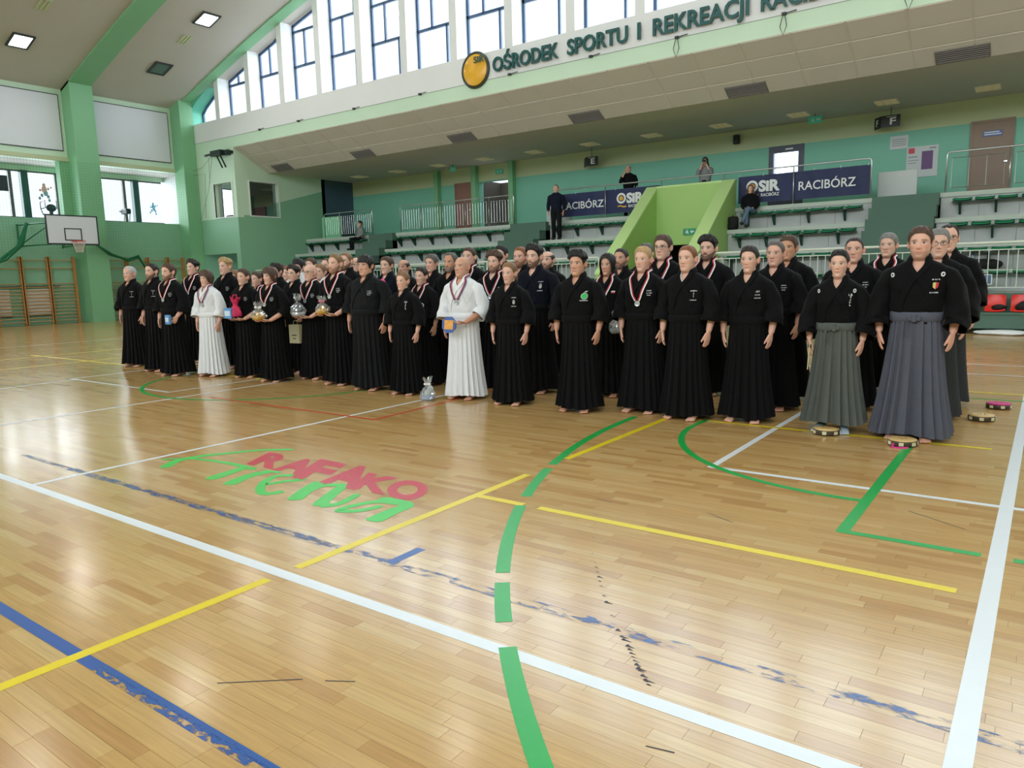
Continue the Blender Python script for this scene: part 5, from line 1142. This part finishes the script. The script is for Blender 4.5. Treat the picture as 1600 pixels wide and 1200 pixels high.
        if p.get('knot'):
            fy = float(trunk(0.0, np.array(1.02), b, .02)[1]); km = MB(); km.bevbox(-.05, .05, fy-.022, fy+.004, .995, 1.035, .008); km.bevbox(-.018, .018, fy-.03, fy, .985, 1.045, .006); km.tube([(-.04, fy-.012, 1.0), (-.05, fy-.03, .93), (-.045, fy-.04, .86)], [(.012, .005)]*3, 6); km.build('bow_knot', botm, hk)
    if p['medal']:
        rm = MB()
        for s in (-1, 1):
            mz = p['medalz']; keys = [(s*150, 1.522), (s*110, 1.515), (s*75, 1.505), (s*46, 1.490), (s*30, 1.455), (s*22, 1.40), (s*15, 1.33), (s*8, mz+.06), (s*2.5, mz+.012)]; Pm, nr, B = wrap_strip(keys, b, .02, .020, .002)
            strip_mesh(rm, Pm, nr, B, -.013, 0, .0025, 0 if s > 0 else 1); strip_mesh(rm, Pm, nr, B, 0, .013, .0025, 1 if s > 0 else 0)
        rb = rm.build('medal_ribbon', [RIBW, RIBR], t); c = trunk(0.0, np.array(mz-.02), b, .022); q = MB(); q.lathe([(.001, -.004), (.022, -.004), (.026, -.006), (.030, -.004), (.030, .003), (.001, .003)], tuple(c), 22, axis=1); q.build('medal', SILV, rb, True)
    if p['emb']:
        glyphs(p, b, p.get('embdeg', 33), p.get('embz', 1.27), p['emb'], t, .013)
    return t, b, p
def hand_world(t, local):
    t_mw = Matrix.Translation(t.location) @ Matrix.Rotation(t.rotation_euler[2], 4, 'Z') @ Matrix.Scale(t.scale[0], 4); return t_mw @ Vector(local)
POS = {'F1': (-13.61, 6.90, 1.83), 'F2': (-12.45, 6.70, 1.85), 'F3': (-11.57, 6.50, 1.82), 'B1': (-13.20, 7.90, 1.93), 'F4': (-10.92, 6.75, 1.69), 'B2': (-11.67, 7.60, 1.91), 'F5': (-10.22, 6.95, 1.70), 'Bx1': (-12.49, 8.30, 1.72), 'Bw': (-10.80, 7.60, 1.66), 'F6': (-9.42, 6.85, 1.70), 'Bd1': (-11.08, 8.20, 1.80), 'Bd2': (-12.77, 9.60, 1.83), 'Bd3': (-12.21, 9.30, 1.78), 'S7': (-10.01, 7.75, 1.74), 'Bd4': (-11.22, 8.80, 1.89), 'F8': (-9.06, 7.32, 1.75), 'Bd5': (-12.59, 10.20, 1.96), 'Bd6': (-10.37, 8.60, 1.77), 'F9': (-8.23, 7.10, 1.86), 'Bd7': (-11.51, 9.70, 1.92), 'B8': (-9.35, 8.30, 1.94), 'F10': (-7.45, 6.95, 1.81), 'Bd9': (-10.11, 9.20, 1.89), 'B10': (-8.53, 8.40, 1.84), 'F11': (-6.73, 6.90, 1.58), 'B11': (-8.74, 9.00, 1.81), 'S12': (-7.05, 7.60, 1.64), 'B12': (-8.03, 8.90, 1.86), 'B13': (-6.90, 8.05, 1.84), 'F13': (-5.82, 7.00, 1.75), 'B14': (-7.21, 8.85, 1.94), 'B15': (-6.00, 7.90, 1.82), 'B16': (-7.24, 9.70, 1.98), 'F14': (-5.07, 6.95, 1.65), 'B17': (-5.93, 8.40, 1.89), 'S18': (-5.29, 7.80, 1.87), 'B19': (-6.04, 9.25, 1.85), 'F15': (-4.15, 6.95, 1.74), 'S20': (-4.36, 8.00, 1.73), 'B21': (-4.70, 9.00, 1.83), 'F16': (-3.52, 7.24, 1.77), 'B22': (-3.73, 8.20, 1.93), 'B23': (-4.77, 9.90, 1.91), 'F17': (-2.97, 7.12, 1.76), 'B24': (-3.37, 8.70, 1.91), 'F18': (-2.40, 7.28, 1.73), 'S25': (-2.38, 8.05, 1.80), 'B26': (-2.46, 8.80, 1.88), 'F19': (-1.56, 7.20, 1.66), 'S27': (-1.68, 8.40, 1.82), 'B28': (-1.62, 10.00, 1.90), 'F20': (-0.92, 7.21, 1.83), 'S29': (-0.91, 8.30, 1.85), 'B30': (-0.92, 9.20, 1.93)}
BR = dict(bust=.14, sh=.92, w=.94, jaw=-.13, nose=.78, woman=1)      # narrower build
def PP(i, label, **k):
    X, Y, H = POS[i]; k.setdefault('seed', sum(ord(c)*(j+3) for j, c in enumerate(i)) % 97+3); k.setdefault('rz', .22*min(1, max(0, (-X-3)/9))+.07*math.sin(X*7.3+Y))
    return person(label, X, Y, H, **k)
R = {}
R['F1'] = PP('F1', 'grey-haired man in black gi at the left end of the front row', style='receding', hairc='silver', skin='red', emb='A', beard=0)
R['F2'] = PP('F2', 'dark-bearded man in black gi, second from the left in front', style='crop', hairc='dark', beard=1, emb='A')
R['F3'] = PP('F3', 'bearded man with medal holding a blue package, third from the left', style='short', hairc='brown', beard=1, medal=1, emb='C', arms=('grip', 'hang'))
R['B1'] = PP('B1', 'tall clean-shaven man with medal behind the boy in white gi', style='undercut', hairc='dark', medal=1, emb='C', pitch=-.05)
R['F4'] = PP('F4', 'brown-haired youngster in white gi with medal near the left end', style='bob', hairc='brown', top='white', bottom='white', medal=1, emb=None, **{**BR, 'bust': .05, 'w': .97})
R['B2'] = PP('B2', 'man with bleached hair top standing behind the white-clad youngster', style='undercut', hairc='blond', brow=HAIRC['brown'], emb='C')
R['F5'] = PP('F5', 'woman holding a pink bag and a blue box in the front row', style='pony', hairc='brown', arms=('hold', 'hold'), emb='C', **BR)
R['Bx1'] = PP('Bx1', 'person half hidden behind the woman with the pink bag', style='short', hairc='light')
R['Bw'] = PP('Bw', 'woman with medal ribbon in the second row beside the pink bag', style='pony', hairc='brown', medal=1, **BR)
R['F6'] = PP('F6', 'short-haired woman with medal holding a yellow gift basket', style='bob', hairc='brown', medal=1, emb='C', arms=('hold', 'hold'), **BR)
R['Bd1'] = PP('Bd1', 'dark-haired man in the back behind the woman with the yellow basket', style='curly', hairc='dark')
R['Bd2'] = PP('Bd2', 'brown-haired man in the farthest row on the left', style='short', hairc='brown')
R['Bd3'] = PP('Bd3', 'ginger-haired person in the back left of the cream bag', style='short', hairc='ginger')
R['S7'] = PP('S7', 'young man with undercut holding a cream paper bag', style='undercut', hairc='dark', emb='C', arms=('grip', 'hang'))
R['Bd4'] = PP('Bd4', 'dark-haired person in white gi in the back row left', style='fringe', hairc='black', top='white', bottom='white')
R['F8'] = PP('F8', 'bald man with glasses and medal holding a cellophane gift', style='bald', hairc='salt', glasses=1, medal=1, emb='C', arms=('hold', 'hold'))
R['Bd5'] = PP('Bd5', 'tall brown-haired man far behind the bald man with glasses', style='short', hairc='brown')
R['Bd6'] = PP('Bd6', 'person in white gi half hidden behind the bald man with glasses', style='short', hairc='light', top='white', bottom='white')
R['F9'] = PP('F9', 'tall blond bearded man with silver medal holding a yellow gift', style='crop', hairc='light', beard=1, medal=1, emb='C', arms=('hold', 'hold'), beardt=.8, pitch=-.04)
R['Bd7'] = PP('Bd7', 'man peering past the tall blond bearded man', style='receding', hairc='brown', beard=1)
R['B8'] = PP('B8', 'burly bald man with dark full beard in the back row', style='buzz', hairc='light', beard=1, beardc='dark', belly=1.15, beardt=1.5)
R['F10'] = PP('F10', 'heavy man with black hair in faded black gi in the front row', style='fringe', hairc='black', belly=1.32, sh=1.08, w=1.06, jaw=.1, top='faded', bottom='faded', emb='C', skin='mid')
R['Bd9'] = PP('Bd9', 'man with glasses half hidden behind the heavy black-haired man', style='horseshoe', hairc='salt', glasses=1)
R['B10'] = PP('B10', 'young man with a bright pink cloth at his collar', style='short', hairc='brown', top='navy')
R['F11'] = PP('F11', 'short woman with brown bobbed hair in the front row centre', style='tight', hairc='light', emb='K', **BR)
R['B11'] = PP('B11', 'balding dark-haired man behind the short woman', style='horseshoe', hairc='dark', top='faded', skin='mid')
R['S12'] = PP('S12', 'smiling dark-haired woman with medal beside the man in white', style='pony', hairc='dark', medal=1, **BR)
R['B12'] = PP('B12', 'grey-brown haired man standing behind the smiling dark-haired woman', style='short', hairc='salt', skin='red')
R['B13'] = PP('B13', 'man with greying goatee just left of the bald man in white', style='receding', hairc='salt', beard=1, skin='tan')
R['F13'] = PP('F13', 'bald man in white gi and hakama with medal holding a plate', style='bald', hairc='light', top='white', bottom='white', medal=1, arms=('hold', 'hang'), emb=None, skin='mid', belly=1.06, pitch=-.08, turn=-.1)
R['B14'] = PP('B14', 'long-haired person with ribbon behind the bald man in white', style='pony', hairc='brown', medal=1, pitch=-.05)
R['B15'] = PP('B15', 'bearded brown-haired man with silver medal right of the white gi', style='quiff', hairc='brown', beard=1, medal=1, emb='C', medalz=1.2, under=1)
R['B16'] = PP('B16', 'tall dark-haired man at the very back behind the bearded medallist', style='short', hairc='black')
R['F14'] = PP('F14', 'young woman with long light ponytail right of the man in white', style='pony', hairc='light', emb='D', **BR)
R['B17'] = PP('B17', 'ginger bearded man in the back left of the broad dark man', style='crop', hairc='ginger', beard=1, beardt=.6, skin='red')
R['S18'] = PP('S18', 'broad dark-haired bearded man in navy gi without medal', style='quiff', hairc='black', beard=1, beardt=.6, belly=1.12, sh=1.08, top='navy', emb='D', turn=-.1)
R['B19'] = PP('B19', 'balding man in the back right of the broad dark man', style='horseshoe', hairc='dark', beard=1)
R['F15'] = PP('F15', 'dark-haired person with a green round chest emblem in front', style='quiff', hairc='black', skin='mid')
R['S20'] = PP('S20', 'woman with long black hair, medal and a small red-white flag', style='long', hairc='black', medal=1, arms=('grip', 'hang'), skin='mid', **BR)
R['B21'] = PP('B21', 'short-haired dark man behind the woman with long black hair', style='crop', hairc='dark', beard=1, beardt=.4, skin='mid')
R['F16'] = PP('F16', 'blond woman with silver medal on red and white ribbon in front', style='tight', hairc='blond', medal=1, emb='C', medalz=1.18, skin='fair', **{**BR, 'w': 1.0})
R['B22'] = PP('B22', 'tall man with glasses and medal ribbon in the back row', style='short', hairc='brown', glasses=1, medal=1)
R['B23'] = PP('B23', 'person behind the blond woman, only grey-dark hair showing', style='short', hairc='salt')
R['F17'] = PP('F17', 'slim man with cropped ginger hair and white undercollar in front', style='crop', hairc='ginger', under=1, emb='A', embz=1.26)
R['B24'] = PP('B24', 'tall black-haired man with short beard and medal at the back', style='quiff', hairc='black', beard=1, beardt=.5, medal=1)
R['F18'] = PP('F18', 'woman with dark hair tied in a bun, plain black hakama', style='bun', hairc='dark', emb='B', **BR)
R['S25'] = PP('S25', 'clean-shaven man with short greying hair behind the dark-haired bun woman', style='crop', hairc='salt', emb='C', skin='red')
R['B26'] = PP('B26', 'man at the back, half hidden by the greying man', style='short', hairc='brown', skin='tan')
R['F19'] = PP('F19', 'young woman in black kimono and grey-green hakama with white tabi', style='bun', hairc='black', sleeves='wide', bottom='grey', knot=1, emb='K', embdeg=36, socks=1, hem=1.1, hemz=.10, pleat=1.35, **BR)
R['S27'] = PP('S27', 'bald man standing behind the woman in grey-green hakama', style='buzz', hairc='dark', emb='C', sh=1.05, skin='red', turn=.05)
R['B28'] = PP('B28', 'grey-haired man with medal ribbon near the railing', style='short', hairc='grey', medal=1)
R['F20'] = PP('F20', 'man in black kimono and slate grey hakama at the right end', style='short', hairc='brown', pleat=1.35, sleeves='wide', bottom='slate', knot=1, emb='D', stubble=.38, hem=1.12, sh=1.06, skin='red', turn=.0, belly=1.05, rz=.02)
R['S29'] = PP('S29', 'grey-haired man with glasses directly behind the slate hakama man', style='short', hairc='grey', glasses=1, sleeves='wide', bottom='dgrey', socks=1, turn=.1)
R['B30'] = PP('B30', 'tall man with receding hair and glasses at the far right', style='receding', hairc='dark', glasses=1, bottom='dgrey', belly=1.08, turn=.15)
# marks that only some of them wear
GRNE = mat('green_emblem', srgb(44, 190, 92), .6); FLW = mat('flag_white', srgb(230, 230, 230), .6); FLR = mat('flag_red', srgb(200, 40, 60), .6)
t, b, p = R['F15']; disc_on(b, 33, 1.27, .030, .016, GRNE, t, 'round_emblem'); disc_on(b, 33, 1.27, .036, .017, STITCH, t, 'emblem_ring', .031)
q = MB(); q.add([trunk(np.radians(33)+u/.17, np.array(1.27+v), b, .017) for u, v in ((-.01, .04), (.02, .045), (.035, .055), (.01, .055))], [(0, 1, 2, 3)]); q.add([trunk(np.radians(33)+u/.17, np.array(1.27+v), b, .017) for u, v in ((-.045, -.05), (.04, -.05), (.04, -.043), (-.045, -.043))], [(0, 1, 2, 3)]); q.build('emblem_leaf', STITCH, t)
t, b, p = R['S12']; disc_on(b, 20, 1.20, .034, .016, STITCH, t, 'round_emblem', .022)
t, b, p = R['S20']
for k_, m_ in ((0, FLW), (1, FLR)): q = MB(); q.add([trunk(np.radians(33)+u/.17, np.array(1.29-.014*k_+v), b, .015) for u, v in ((-.022, 0), (.022, 0), (.022, .014), (-.022, .014))], [(0, 1, 2, 3)]); q.build('flag_patch', m_, t)
for i in ('F19', 'F20'):
    t, b, p = R[i]
    for dg_ in (-48, 48): disc_on(b, dg_, 1.365, .019, .012, STITCH, t, 'family_crest', .008)
t, b, p = R['F20']
q = MB(); q.add([trunk(np.radians(33)+u/.17, np.array(1.275+v), b, .015) for u, v in ((-.02, .025), (0, .025), (0, -.028), (-.018, -.012))], [(0, 3, 2, 1)]); q.build('shield_half', mat('shield_gold', srgb(206, 190, 120), .6), t)
q = MB(); q.add([trunk(np.radians(33)+u/.17, np.array(1.275+v), b, .015) for u, v in ((0, .025), (.02, .025), (.018, -.012), (0, -.028))], [(0, 3, 2, 1)]); q.build('shield_half', FLR, t)
for i in ('F14', 'S18'):
    t, b, p = R[i]; q = MB(); q.add([trunk(np.radians(33)+u/.17, np.array(1.265+v), b, .015) for u, v in ((-.014, .02), (.014, .02), (.014, -.01), (0, -.022), (-.014, -.01))], [(0, 4, 3, 2, 1)]); q.build('shield_patch', mat('shield_grey', srgb(180, 180, 176), .6), t)
t, b, p = R['B10']
q = MB(); q.ball((0, -.135, 1.37), (.055, .03, .05), 12, 8); q.ball((.03, -.14, 1.33), (.03, .025, .04), 10, 6); q.build('pink_neck_cloth', mat('bright_pink_cloth', srgb(232, 72, 150), .7), t, True)
for i in ('F4', 'F13'):
    t, b, p = R[i]; glyphs(p, b, 33, 1.27, 'C', t, .013)
    t.children[-1].data.materials[0] = mat('navy_embroidery', srgb(60, 70, 110), .7)

# ------------------------------------------------------------------ what they hold and what lies at their feet
def cello_mat():
    m = glass_mat('cellophane', (.96, .97, .98), .20); nt = m.node_tree; mx = [n for n in nt.nodes if n.type == 'MIX_SHADER'][0]; o = [n for n in nt.nodes if n.type == 'OUTPUT_MATERIAL'][0]
    d = nt.nodes.new('ShaderNodeBsdfDiffuse'); d.inputs['Color'].default_value = (.8, .82, .85, 1); m2 = nt.nodes.new('ShaderNodeMixShader'); m2.inputs[0].default_value = .13
    nt.links.new(mx.outputs[0], m2.inputs[1]); nt.links.new(d.outputs[0], m2.inputs[2]); nt.links.new(m2.outputs[0], o.inputs['Surface']); return m
CELLO = cello_mat()
def scrunch(m, c, r0, r1, h, seed, n=22, rows=11):
    r = np.random.default_rng(seed); P = np.zeros((rows, n, 3)); f = r.uniform(0, 6, 4)
    for i in range(rows):
        v = i/(rows-1); rad = np.interp(v, [0, .25, .5, .62, .72, 1], [r0, r0*1.02, r0*.62, r1*.45, r1*.55, r1*1.15])
        for j in range(n): a = 2*PI*j/n; k = 1+(.14*math.sin(5*a+f[0]+4*v)+.12*math.sin(9*a+f[1]-3*v))*(.5+v)+r.normal(0, .07)*(1 if i else 0); P[i, j] = (c[0]+rad*k*math.cos(a), c[1]+rad*k*math.sin(a), c[2]+h*v+(.03*math.sin(5*a+f[2])+r.normal(0, .012) if v > .8 else 0))
    m.grid(P, True, 0, True, False)
def gift(name, label, at, rz, r, inner, colr, seed, wrap_h=.26, bow=None):
    t = thing(name, label, 'gift', at, rz, None, .84)
    q = MB(); q.lathe([(.001, 0), (r*.75, 0), (r*.95, .03), (r, .07), (r*.9, .075), (.001, .07)], (0, 0, 0), 20); q.build('basket', colr, t, True)
    q = MB()
    for k, (x, y, z, s) in enumerate(inner): q.ball((x, y, z), (s, s*.9, s*1.1), 10, 7)
    q.build('filling', mat('filling_%d' % seed, [srgb(228, 180, 60), srgb(60, 62, 70), srgb(206, 160, 90), srgb(190, 196, 200)][seed % 4], .5), t, True)
    q = MB(); scrunch(q, (0, 0, .03), r*1.08, r*.55, wrap_h, seed); q.build('cellophane_wrap', CELLO, t)
    q = MB(); q.lathe([(r*.32, -.008), (r*.36, 0), (r*.32, .008)], (0, 0, .03+wrap_h*.7), 12); q.ball((r*.45, -r*.1, .03+wrap_h*.7), (r*.3, r*.15, r*.2), 8, 6); q.ball((-r*.3, -r*.2, .03+wrap_h*.7), (r*.3, r*.15, r*.2), 8, 6); q.build('bow', bow or FLW, t, True); return t
GOLD = mat('gold_wrap_paper', srgb(226, 176, 52), .35, var=.12, vscale=20); PINKB = mat('bow_pink', srgb(220, 110, 140), .5)
def at(i, loc): return hand_world(R[i][0], loc)
def rzof(i): return R[i][0].rotation_euler[2]
HOLDZ = .972
gift('gift_basket', 'yellow gift basket in cellophane held by the short-haired woman', at('F6', (0, -.30, HOLDZ)), rzof('F6'), .115, [(.03, 0, .09, .04), (-.04, .02, .09, .035)], GOLD, 4)
gift('gift_basket', 'yellow gift basket with pink bow held by the tall blond man', at('F9', (0, -.30, HOLDZ)), rzof('F9'), .10, [(.03, 0, .08, .035), (-.03, .02, .09, .03)], GOLD, 8, .25, PINKB)
gift('gift_basket', 'silvery cellophane gift with dark filling held by the bald man', at('F8', (0, -.30, HOLDZ)), rzof('F8'), .12, [(.03, 0, .10, .06), (-.05, .02, .10, .05), (0, .0, .17, .05)], mat('silver_tray', srgb(190, 194, 200), .3), 5, .34, mat('bow_black', srgb(30, 30, 34), .5))
gift('gift_basket', 'small cellophane gift held by the woman with long black hair', at('S20', (.20, -.25, .80)), rzof('S20'), .085, [(.0, 0, .09, .05), (0.01, .02, .15, .035)], mat('silver_tray', srgb(190, 194, 200), .3), 7, .28, mat('silver_tray', srgb(190, 194, 200), .3))
gift('gift_basket', 'clear cellophane gift standing at the feet of the man in white', (-6.12, 6.62, 0), 0, .10, [(.0, 0, .10, .06), (0.03, .02, .17, .05)], mat('blue_dots_paper', srgb(150, 170, 206), .5), 11, .30)
PKB = mat('blue_box_print', srgb(96, 152, 210), .45, var=.3, vscale=30); PKW = mat('pale_box_print', srgb(206, 222, 236), .45)
t = thing('blue_box', 'flat pale blue box held low by the woman with the pink bag', 'box', at('F5', (-.05, -.34, HOLDZ)), rzof('F5')); MB().bevbox(-.07, .07, -.03, .03, 0, .16, .008).build('carton', PKB, t); MB().box(-.05, .05, -.033, -.03, .04, .12).build('print', PKW, t)
t = thing('pink_bag', 'pink patterned bag pressed to the chest of a woman', 'bag', at('F5', (.03, -.27, HOLDZ+.03)), rzof('F5')); PKM = mat('pink_patterned_cloth', srgb(214, 48, 96), .7, var=.35, vscale=40)
q = MB(); scrunch(q, (0, 0, 0), .085, .06, .27, 3); q.build('pouch', PKM, t, True); MB().tube([(-.05, 0, .25), (-.03, 0, .33), (.03, 0, .33), (.05, 0, .25)], .008, 6).build('strap', PKM, t)
t = thing('blue_package', 'small blue printed package in the hand of a bearded man', 'package', at('F3', (.18, -.24, .84)), rzof('F3')); MB().bevbox(-.05, .05, -.025, .025, -.02, .13, .008).build('wrapper', PKB, t); MB().box(-.035, .035, -.028, -.025, .02, .09).build('print', PKW, t)
t = thing('paper_bag', 'cream paper bag hanging from the hand of the undercut man', 'bag', at('S7', (.17, -.22, .50)), rzof('S7')); PAP = mat('cream_paper', srgb(214, 206, 168), .7, var=.05)
q = MB(); q.add([(-.11, -.04, 0), (.11, -.04, 0), (.11, .04, 0), (-.11, .04, 0), (-.11, -.04, .30), (.11, -.04, .30), (.11, .04, .30), (-.11, .04, .30)], [(0, 3, 2, 1), (0, 1, 5, 4), (1, 2, 6, 5), (2, 3, 7, 6), (3, 0, 4, 7)]); q.build('bag_body', PAP, t)
MB().tube([(-.05, 0, .29), (-.035, 0, .36), (.035, 0, .36), (.05, 0, .29)], .004, 5).build('handle', PAP, t); MB().box(-.05, .05, -.043, -.04, .12, .14).box(-.03, .03, -.043, -.04, .07, .085).build('print', mat('brown_print', srgb(110, 100, 70), .7), t)
t = thing('commemorative_plate', 'octagonal blue plate with orange centre held by the man in white', 'plate', at('F13', (-.03, -.29, .93)), rzof('F13')); t.rotation_euler = (math.radians(-8), 0, rzof('F13'))
def octo(r): return [(r*math.cos(PI/8+PI/4*i), r*math.sin(PI/8+PI/4*i)) for i in range(8)]
MB().prism(octo(.105), 1, -.008, .008).build('rim', mat('plate_blue', srgb(66, 96, 166), .3), t); MB().prism([(-.062, -.055), (.062, -.055), (.062, .055), (-.062, .055)], 1, -.012, -.008).build('centre', mat('plate_orange', srgb(224, 160, 70), .35, var=.3, vscale=30), t)
t = thing('folded_fan', 'pale folded stick in the hand of the woman in grey-green hakama', 'fan', at('F19', (-.215, -.14, .80)), 0); MB().tube([(0, 0, .06), (-.01, -.01, -.18)], [(.012, .006), (.009, .005)], 6).build('sticks', PAP, t); MB().ball((0, 0, .06), .009, 8, 6); MB().box(-.014, .014, -.008, .008, .02, .05).build('band', LINE, t)
DRT = mat('pale_drum_skin', srgb(214, 182, 122), .5, var=.12, vscale=12); DRS = mat('dark_drum_side', srgb(66, 54, 40), .5, var=.4, vscale=25); DRM = mat('magenta_ribbon', srgb(206, 50, 130), .6)
def drum(x, y, label, tilt=0, pink=False, rb=False):
    t = thing('wooden_disc', label, 'disc', (x, y, 0), tilt*3, 'round wooden discs on the floor'); r = .115
    MB().lathe([(.001, .004), (r*.94, .004), (r, .012), (r, .042), (r*.96, .05)], (0, 0, 0), 28).build('side', DRS, t, True)
    MB().lathe([(r*.97, .046), (r*.95, .056), (r*.6, .06), (.001, .061)], (0, 0, 0), 28).build('top', DRM if pink else DRT, t, True)
    for k in range(7):
        a = 2*PI*k/7+.3; MB().box(-.018, .018, -.004, .004, .014, .042).build('side_label', PAP, t).matrix_local = Matrix.Translation((r*math.cos(a), r*math.sin(a), 0)) @ Matrix.Rotation(a+PI/2, 4, 'Z')
    q = MB()
    for k in range(5): a = k*1.3; q.box(.03*math.cos(a)-.012, .03*math.cos(a)+.012, .03*math.sin(a)-.004, .03*math.sin(a)+.004, .0605, .0625)
    q.build('burnt_mark', mat('burnt_brown', srgb(150, 96, 44), .6), t)
    if rb: MB().tube([(-.11, -.02, .03), (-.15, -.05, .006), (-.11, -.10, .005), (-.05, -.12, .005)], [(.012, .004)]*4, 6).build('ribbon', DRM, t)
drum(-1.57, 7.0, 'round pale wooden disc before the woman in grey-green hakama', 0); drum(-.93, 6.86, 'round pale wooden disc with magenta ribbon before the slate hakama', .3, rb=True); drum(-.46, 8.36, 'round pale wooden disc on the floor behind right of the last man', .6); drum(-.36, 9.15, 'magenta topped round disc farthest right on the floor', 1.0, pink=True)

# ------------------------------------------------------------------ spectators in the stands
JEANS = cloth_mat('blue_denim', srgb(104, 124, 148)); DTROU = cloth_mat('dark_trouser_cloth', srgb(24, 26, 32)); NAVS = cloth_mat('navy_knit', srgb(24, 30, 48)); GREYH = cloth_mat('grey_fleece', srgb(142, 144, 148), .85, .05); BLKJ = cloth_mat('black_jacket_cloth', srgb(20, 20, 24)); SHOE = mat('dark_shoe', srgb(26, 26, 28), .5)
def casual(label, X, Y, z, H, trous, sit=False, cross=False, **k):
    sc = H/1.75; t, b, p = person(label, X, Y, H, kind='casual', z=z, group='spectators in the stands', **k); m = MB(); sh = MB()
    K = 24; ph = np.linspace(0, 2*PI, K, endpoint=False); P = np.stack([trunk(ph, np.full(K, zz), b, o) for zz, o in ((1.02, .004), (.95, .008), (.88, .0), (.85, -.03))]); m.grid(P, True, 0, False, True)
    for s in (-1, 1):
        if sit:
            kx = s*.10 if not cross else s*.05; ky = -.46; foot_z = .86-.44/sc
            if cross and s > 0: kn = (.0, -.46, 1.0); an = (-.16, -.56, foot_z+.16)
            else: kn = (kx, ky, .93); an = (kx, -.46, foot_z+.08)
            m.tube([(s*.085, .03, .93), (s*.095, -.15, .94), kn, tuple((np.array(kn)+an)/2), an], [(.095, .095), (.088, .085), (.068, .066), (.06, .06), (.05, .05)], 14)
        else:
            kn = (s*.095, -.01, .5); an = (s*.10, .02, .07); m.tube([(s*.085, .0, .95), (s*.09, .0, .8), (s*.095, -.01, .5), (s*.10, .01, .25), an], [(.095, .11), (.09, .10), (.07, .075), (.062, .066), (.058, .064)], 14)
        f = an[2]-.07; q = MB(); q.bevbox(an[0]-.045, an[0]+.045, an[1]-.19, an[1]+.07, f, f+.085, .025); q.build('shoe', SHOE, t, True)
    m.build('trousers', trous, t, True); return t, b, p
casual('standing man in navy sweater and dark trousers on the seat rows', -14.42, 22.66, 2.72, 1.93, DTROU, style='buzz', hairc='grey', top=NAVS, skin='red', seed=61, rz=.3)
casual('man in black jacket behind the railing, hand raised to his chin', -12.3, 24.1, 3.42, 1.82, DTROU, style='horseshoe', hairc='grey', top=BLKJ, skin='red', seed=62, rz=.2, arms=('hang', 'raise'), turn=-.3)
ph_ = casual('woman in grey fleece photographing above the lime tunnel', -9.5, 24.1, 3.42, 1.78, DTROU, style='long', hairc='dark', top=GREYH, seed=63, rz=.25, arms=('raise', 'raise'), **BR)
seat_z = 2.72+.44+.035
w_ = casual('seated woman with long blond hair, black jacket and jeans', -7.62, 23.02, seat_z-.86*.98, 1.715, JEANS, sit=True, cross=True, style='long', hairc='light', top=BLKJ, seed=64, rz=.2, arms=('lap', 'lap'), **BR)
casual('seated person in grey and black on the far left seat row', -24.95, 23.02, seat_z-.86*.96, 1.68, DTROU, sit=True, style='short', hairc='black', top=GREYH, seed=65, rz=-.4, arms=('lap', 'lap'))
t = thing('camera', 'black camera held up by the woman in grey fleece', 'camera', hand_world(ph_[0], (0, -.27, 1.60)), .25); MB().bevbox(-.07, .07, -.03, .03, -.045, .045, .012).build('camera_body', BLK, t); MB().lathe([(.001, -.10), (.03, -.10), (.034, -.03)], (0, 0, 0), 14, axis=1).build('lens', BLK, t, True)
t = thing('backpack', 'dark backpack standing by the feet of the seated blond woman', 'backpack', (-8.0, 22.60, 2.72)); 
q = MB(); q.bevbox(-.16, .16, -.08, .10, 0, .40, .05); q.build('pack', KB, t, True); q = MB(); q.bevbox(-.12, .12, -.14, -.06, .03, .20, .03); q.build('pocket', KB, t, True); MB().tube([(-.05, 0, .38), (0, 0, .44), (.05, 0, .38)], .012, 6).build('handle', KB, t)
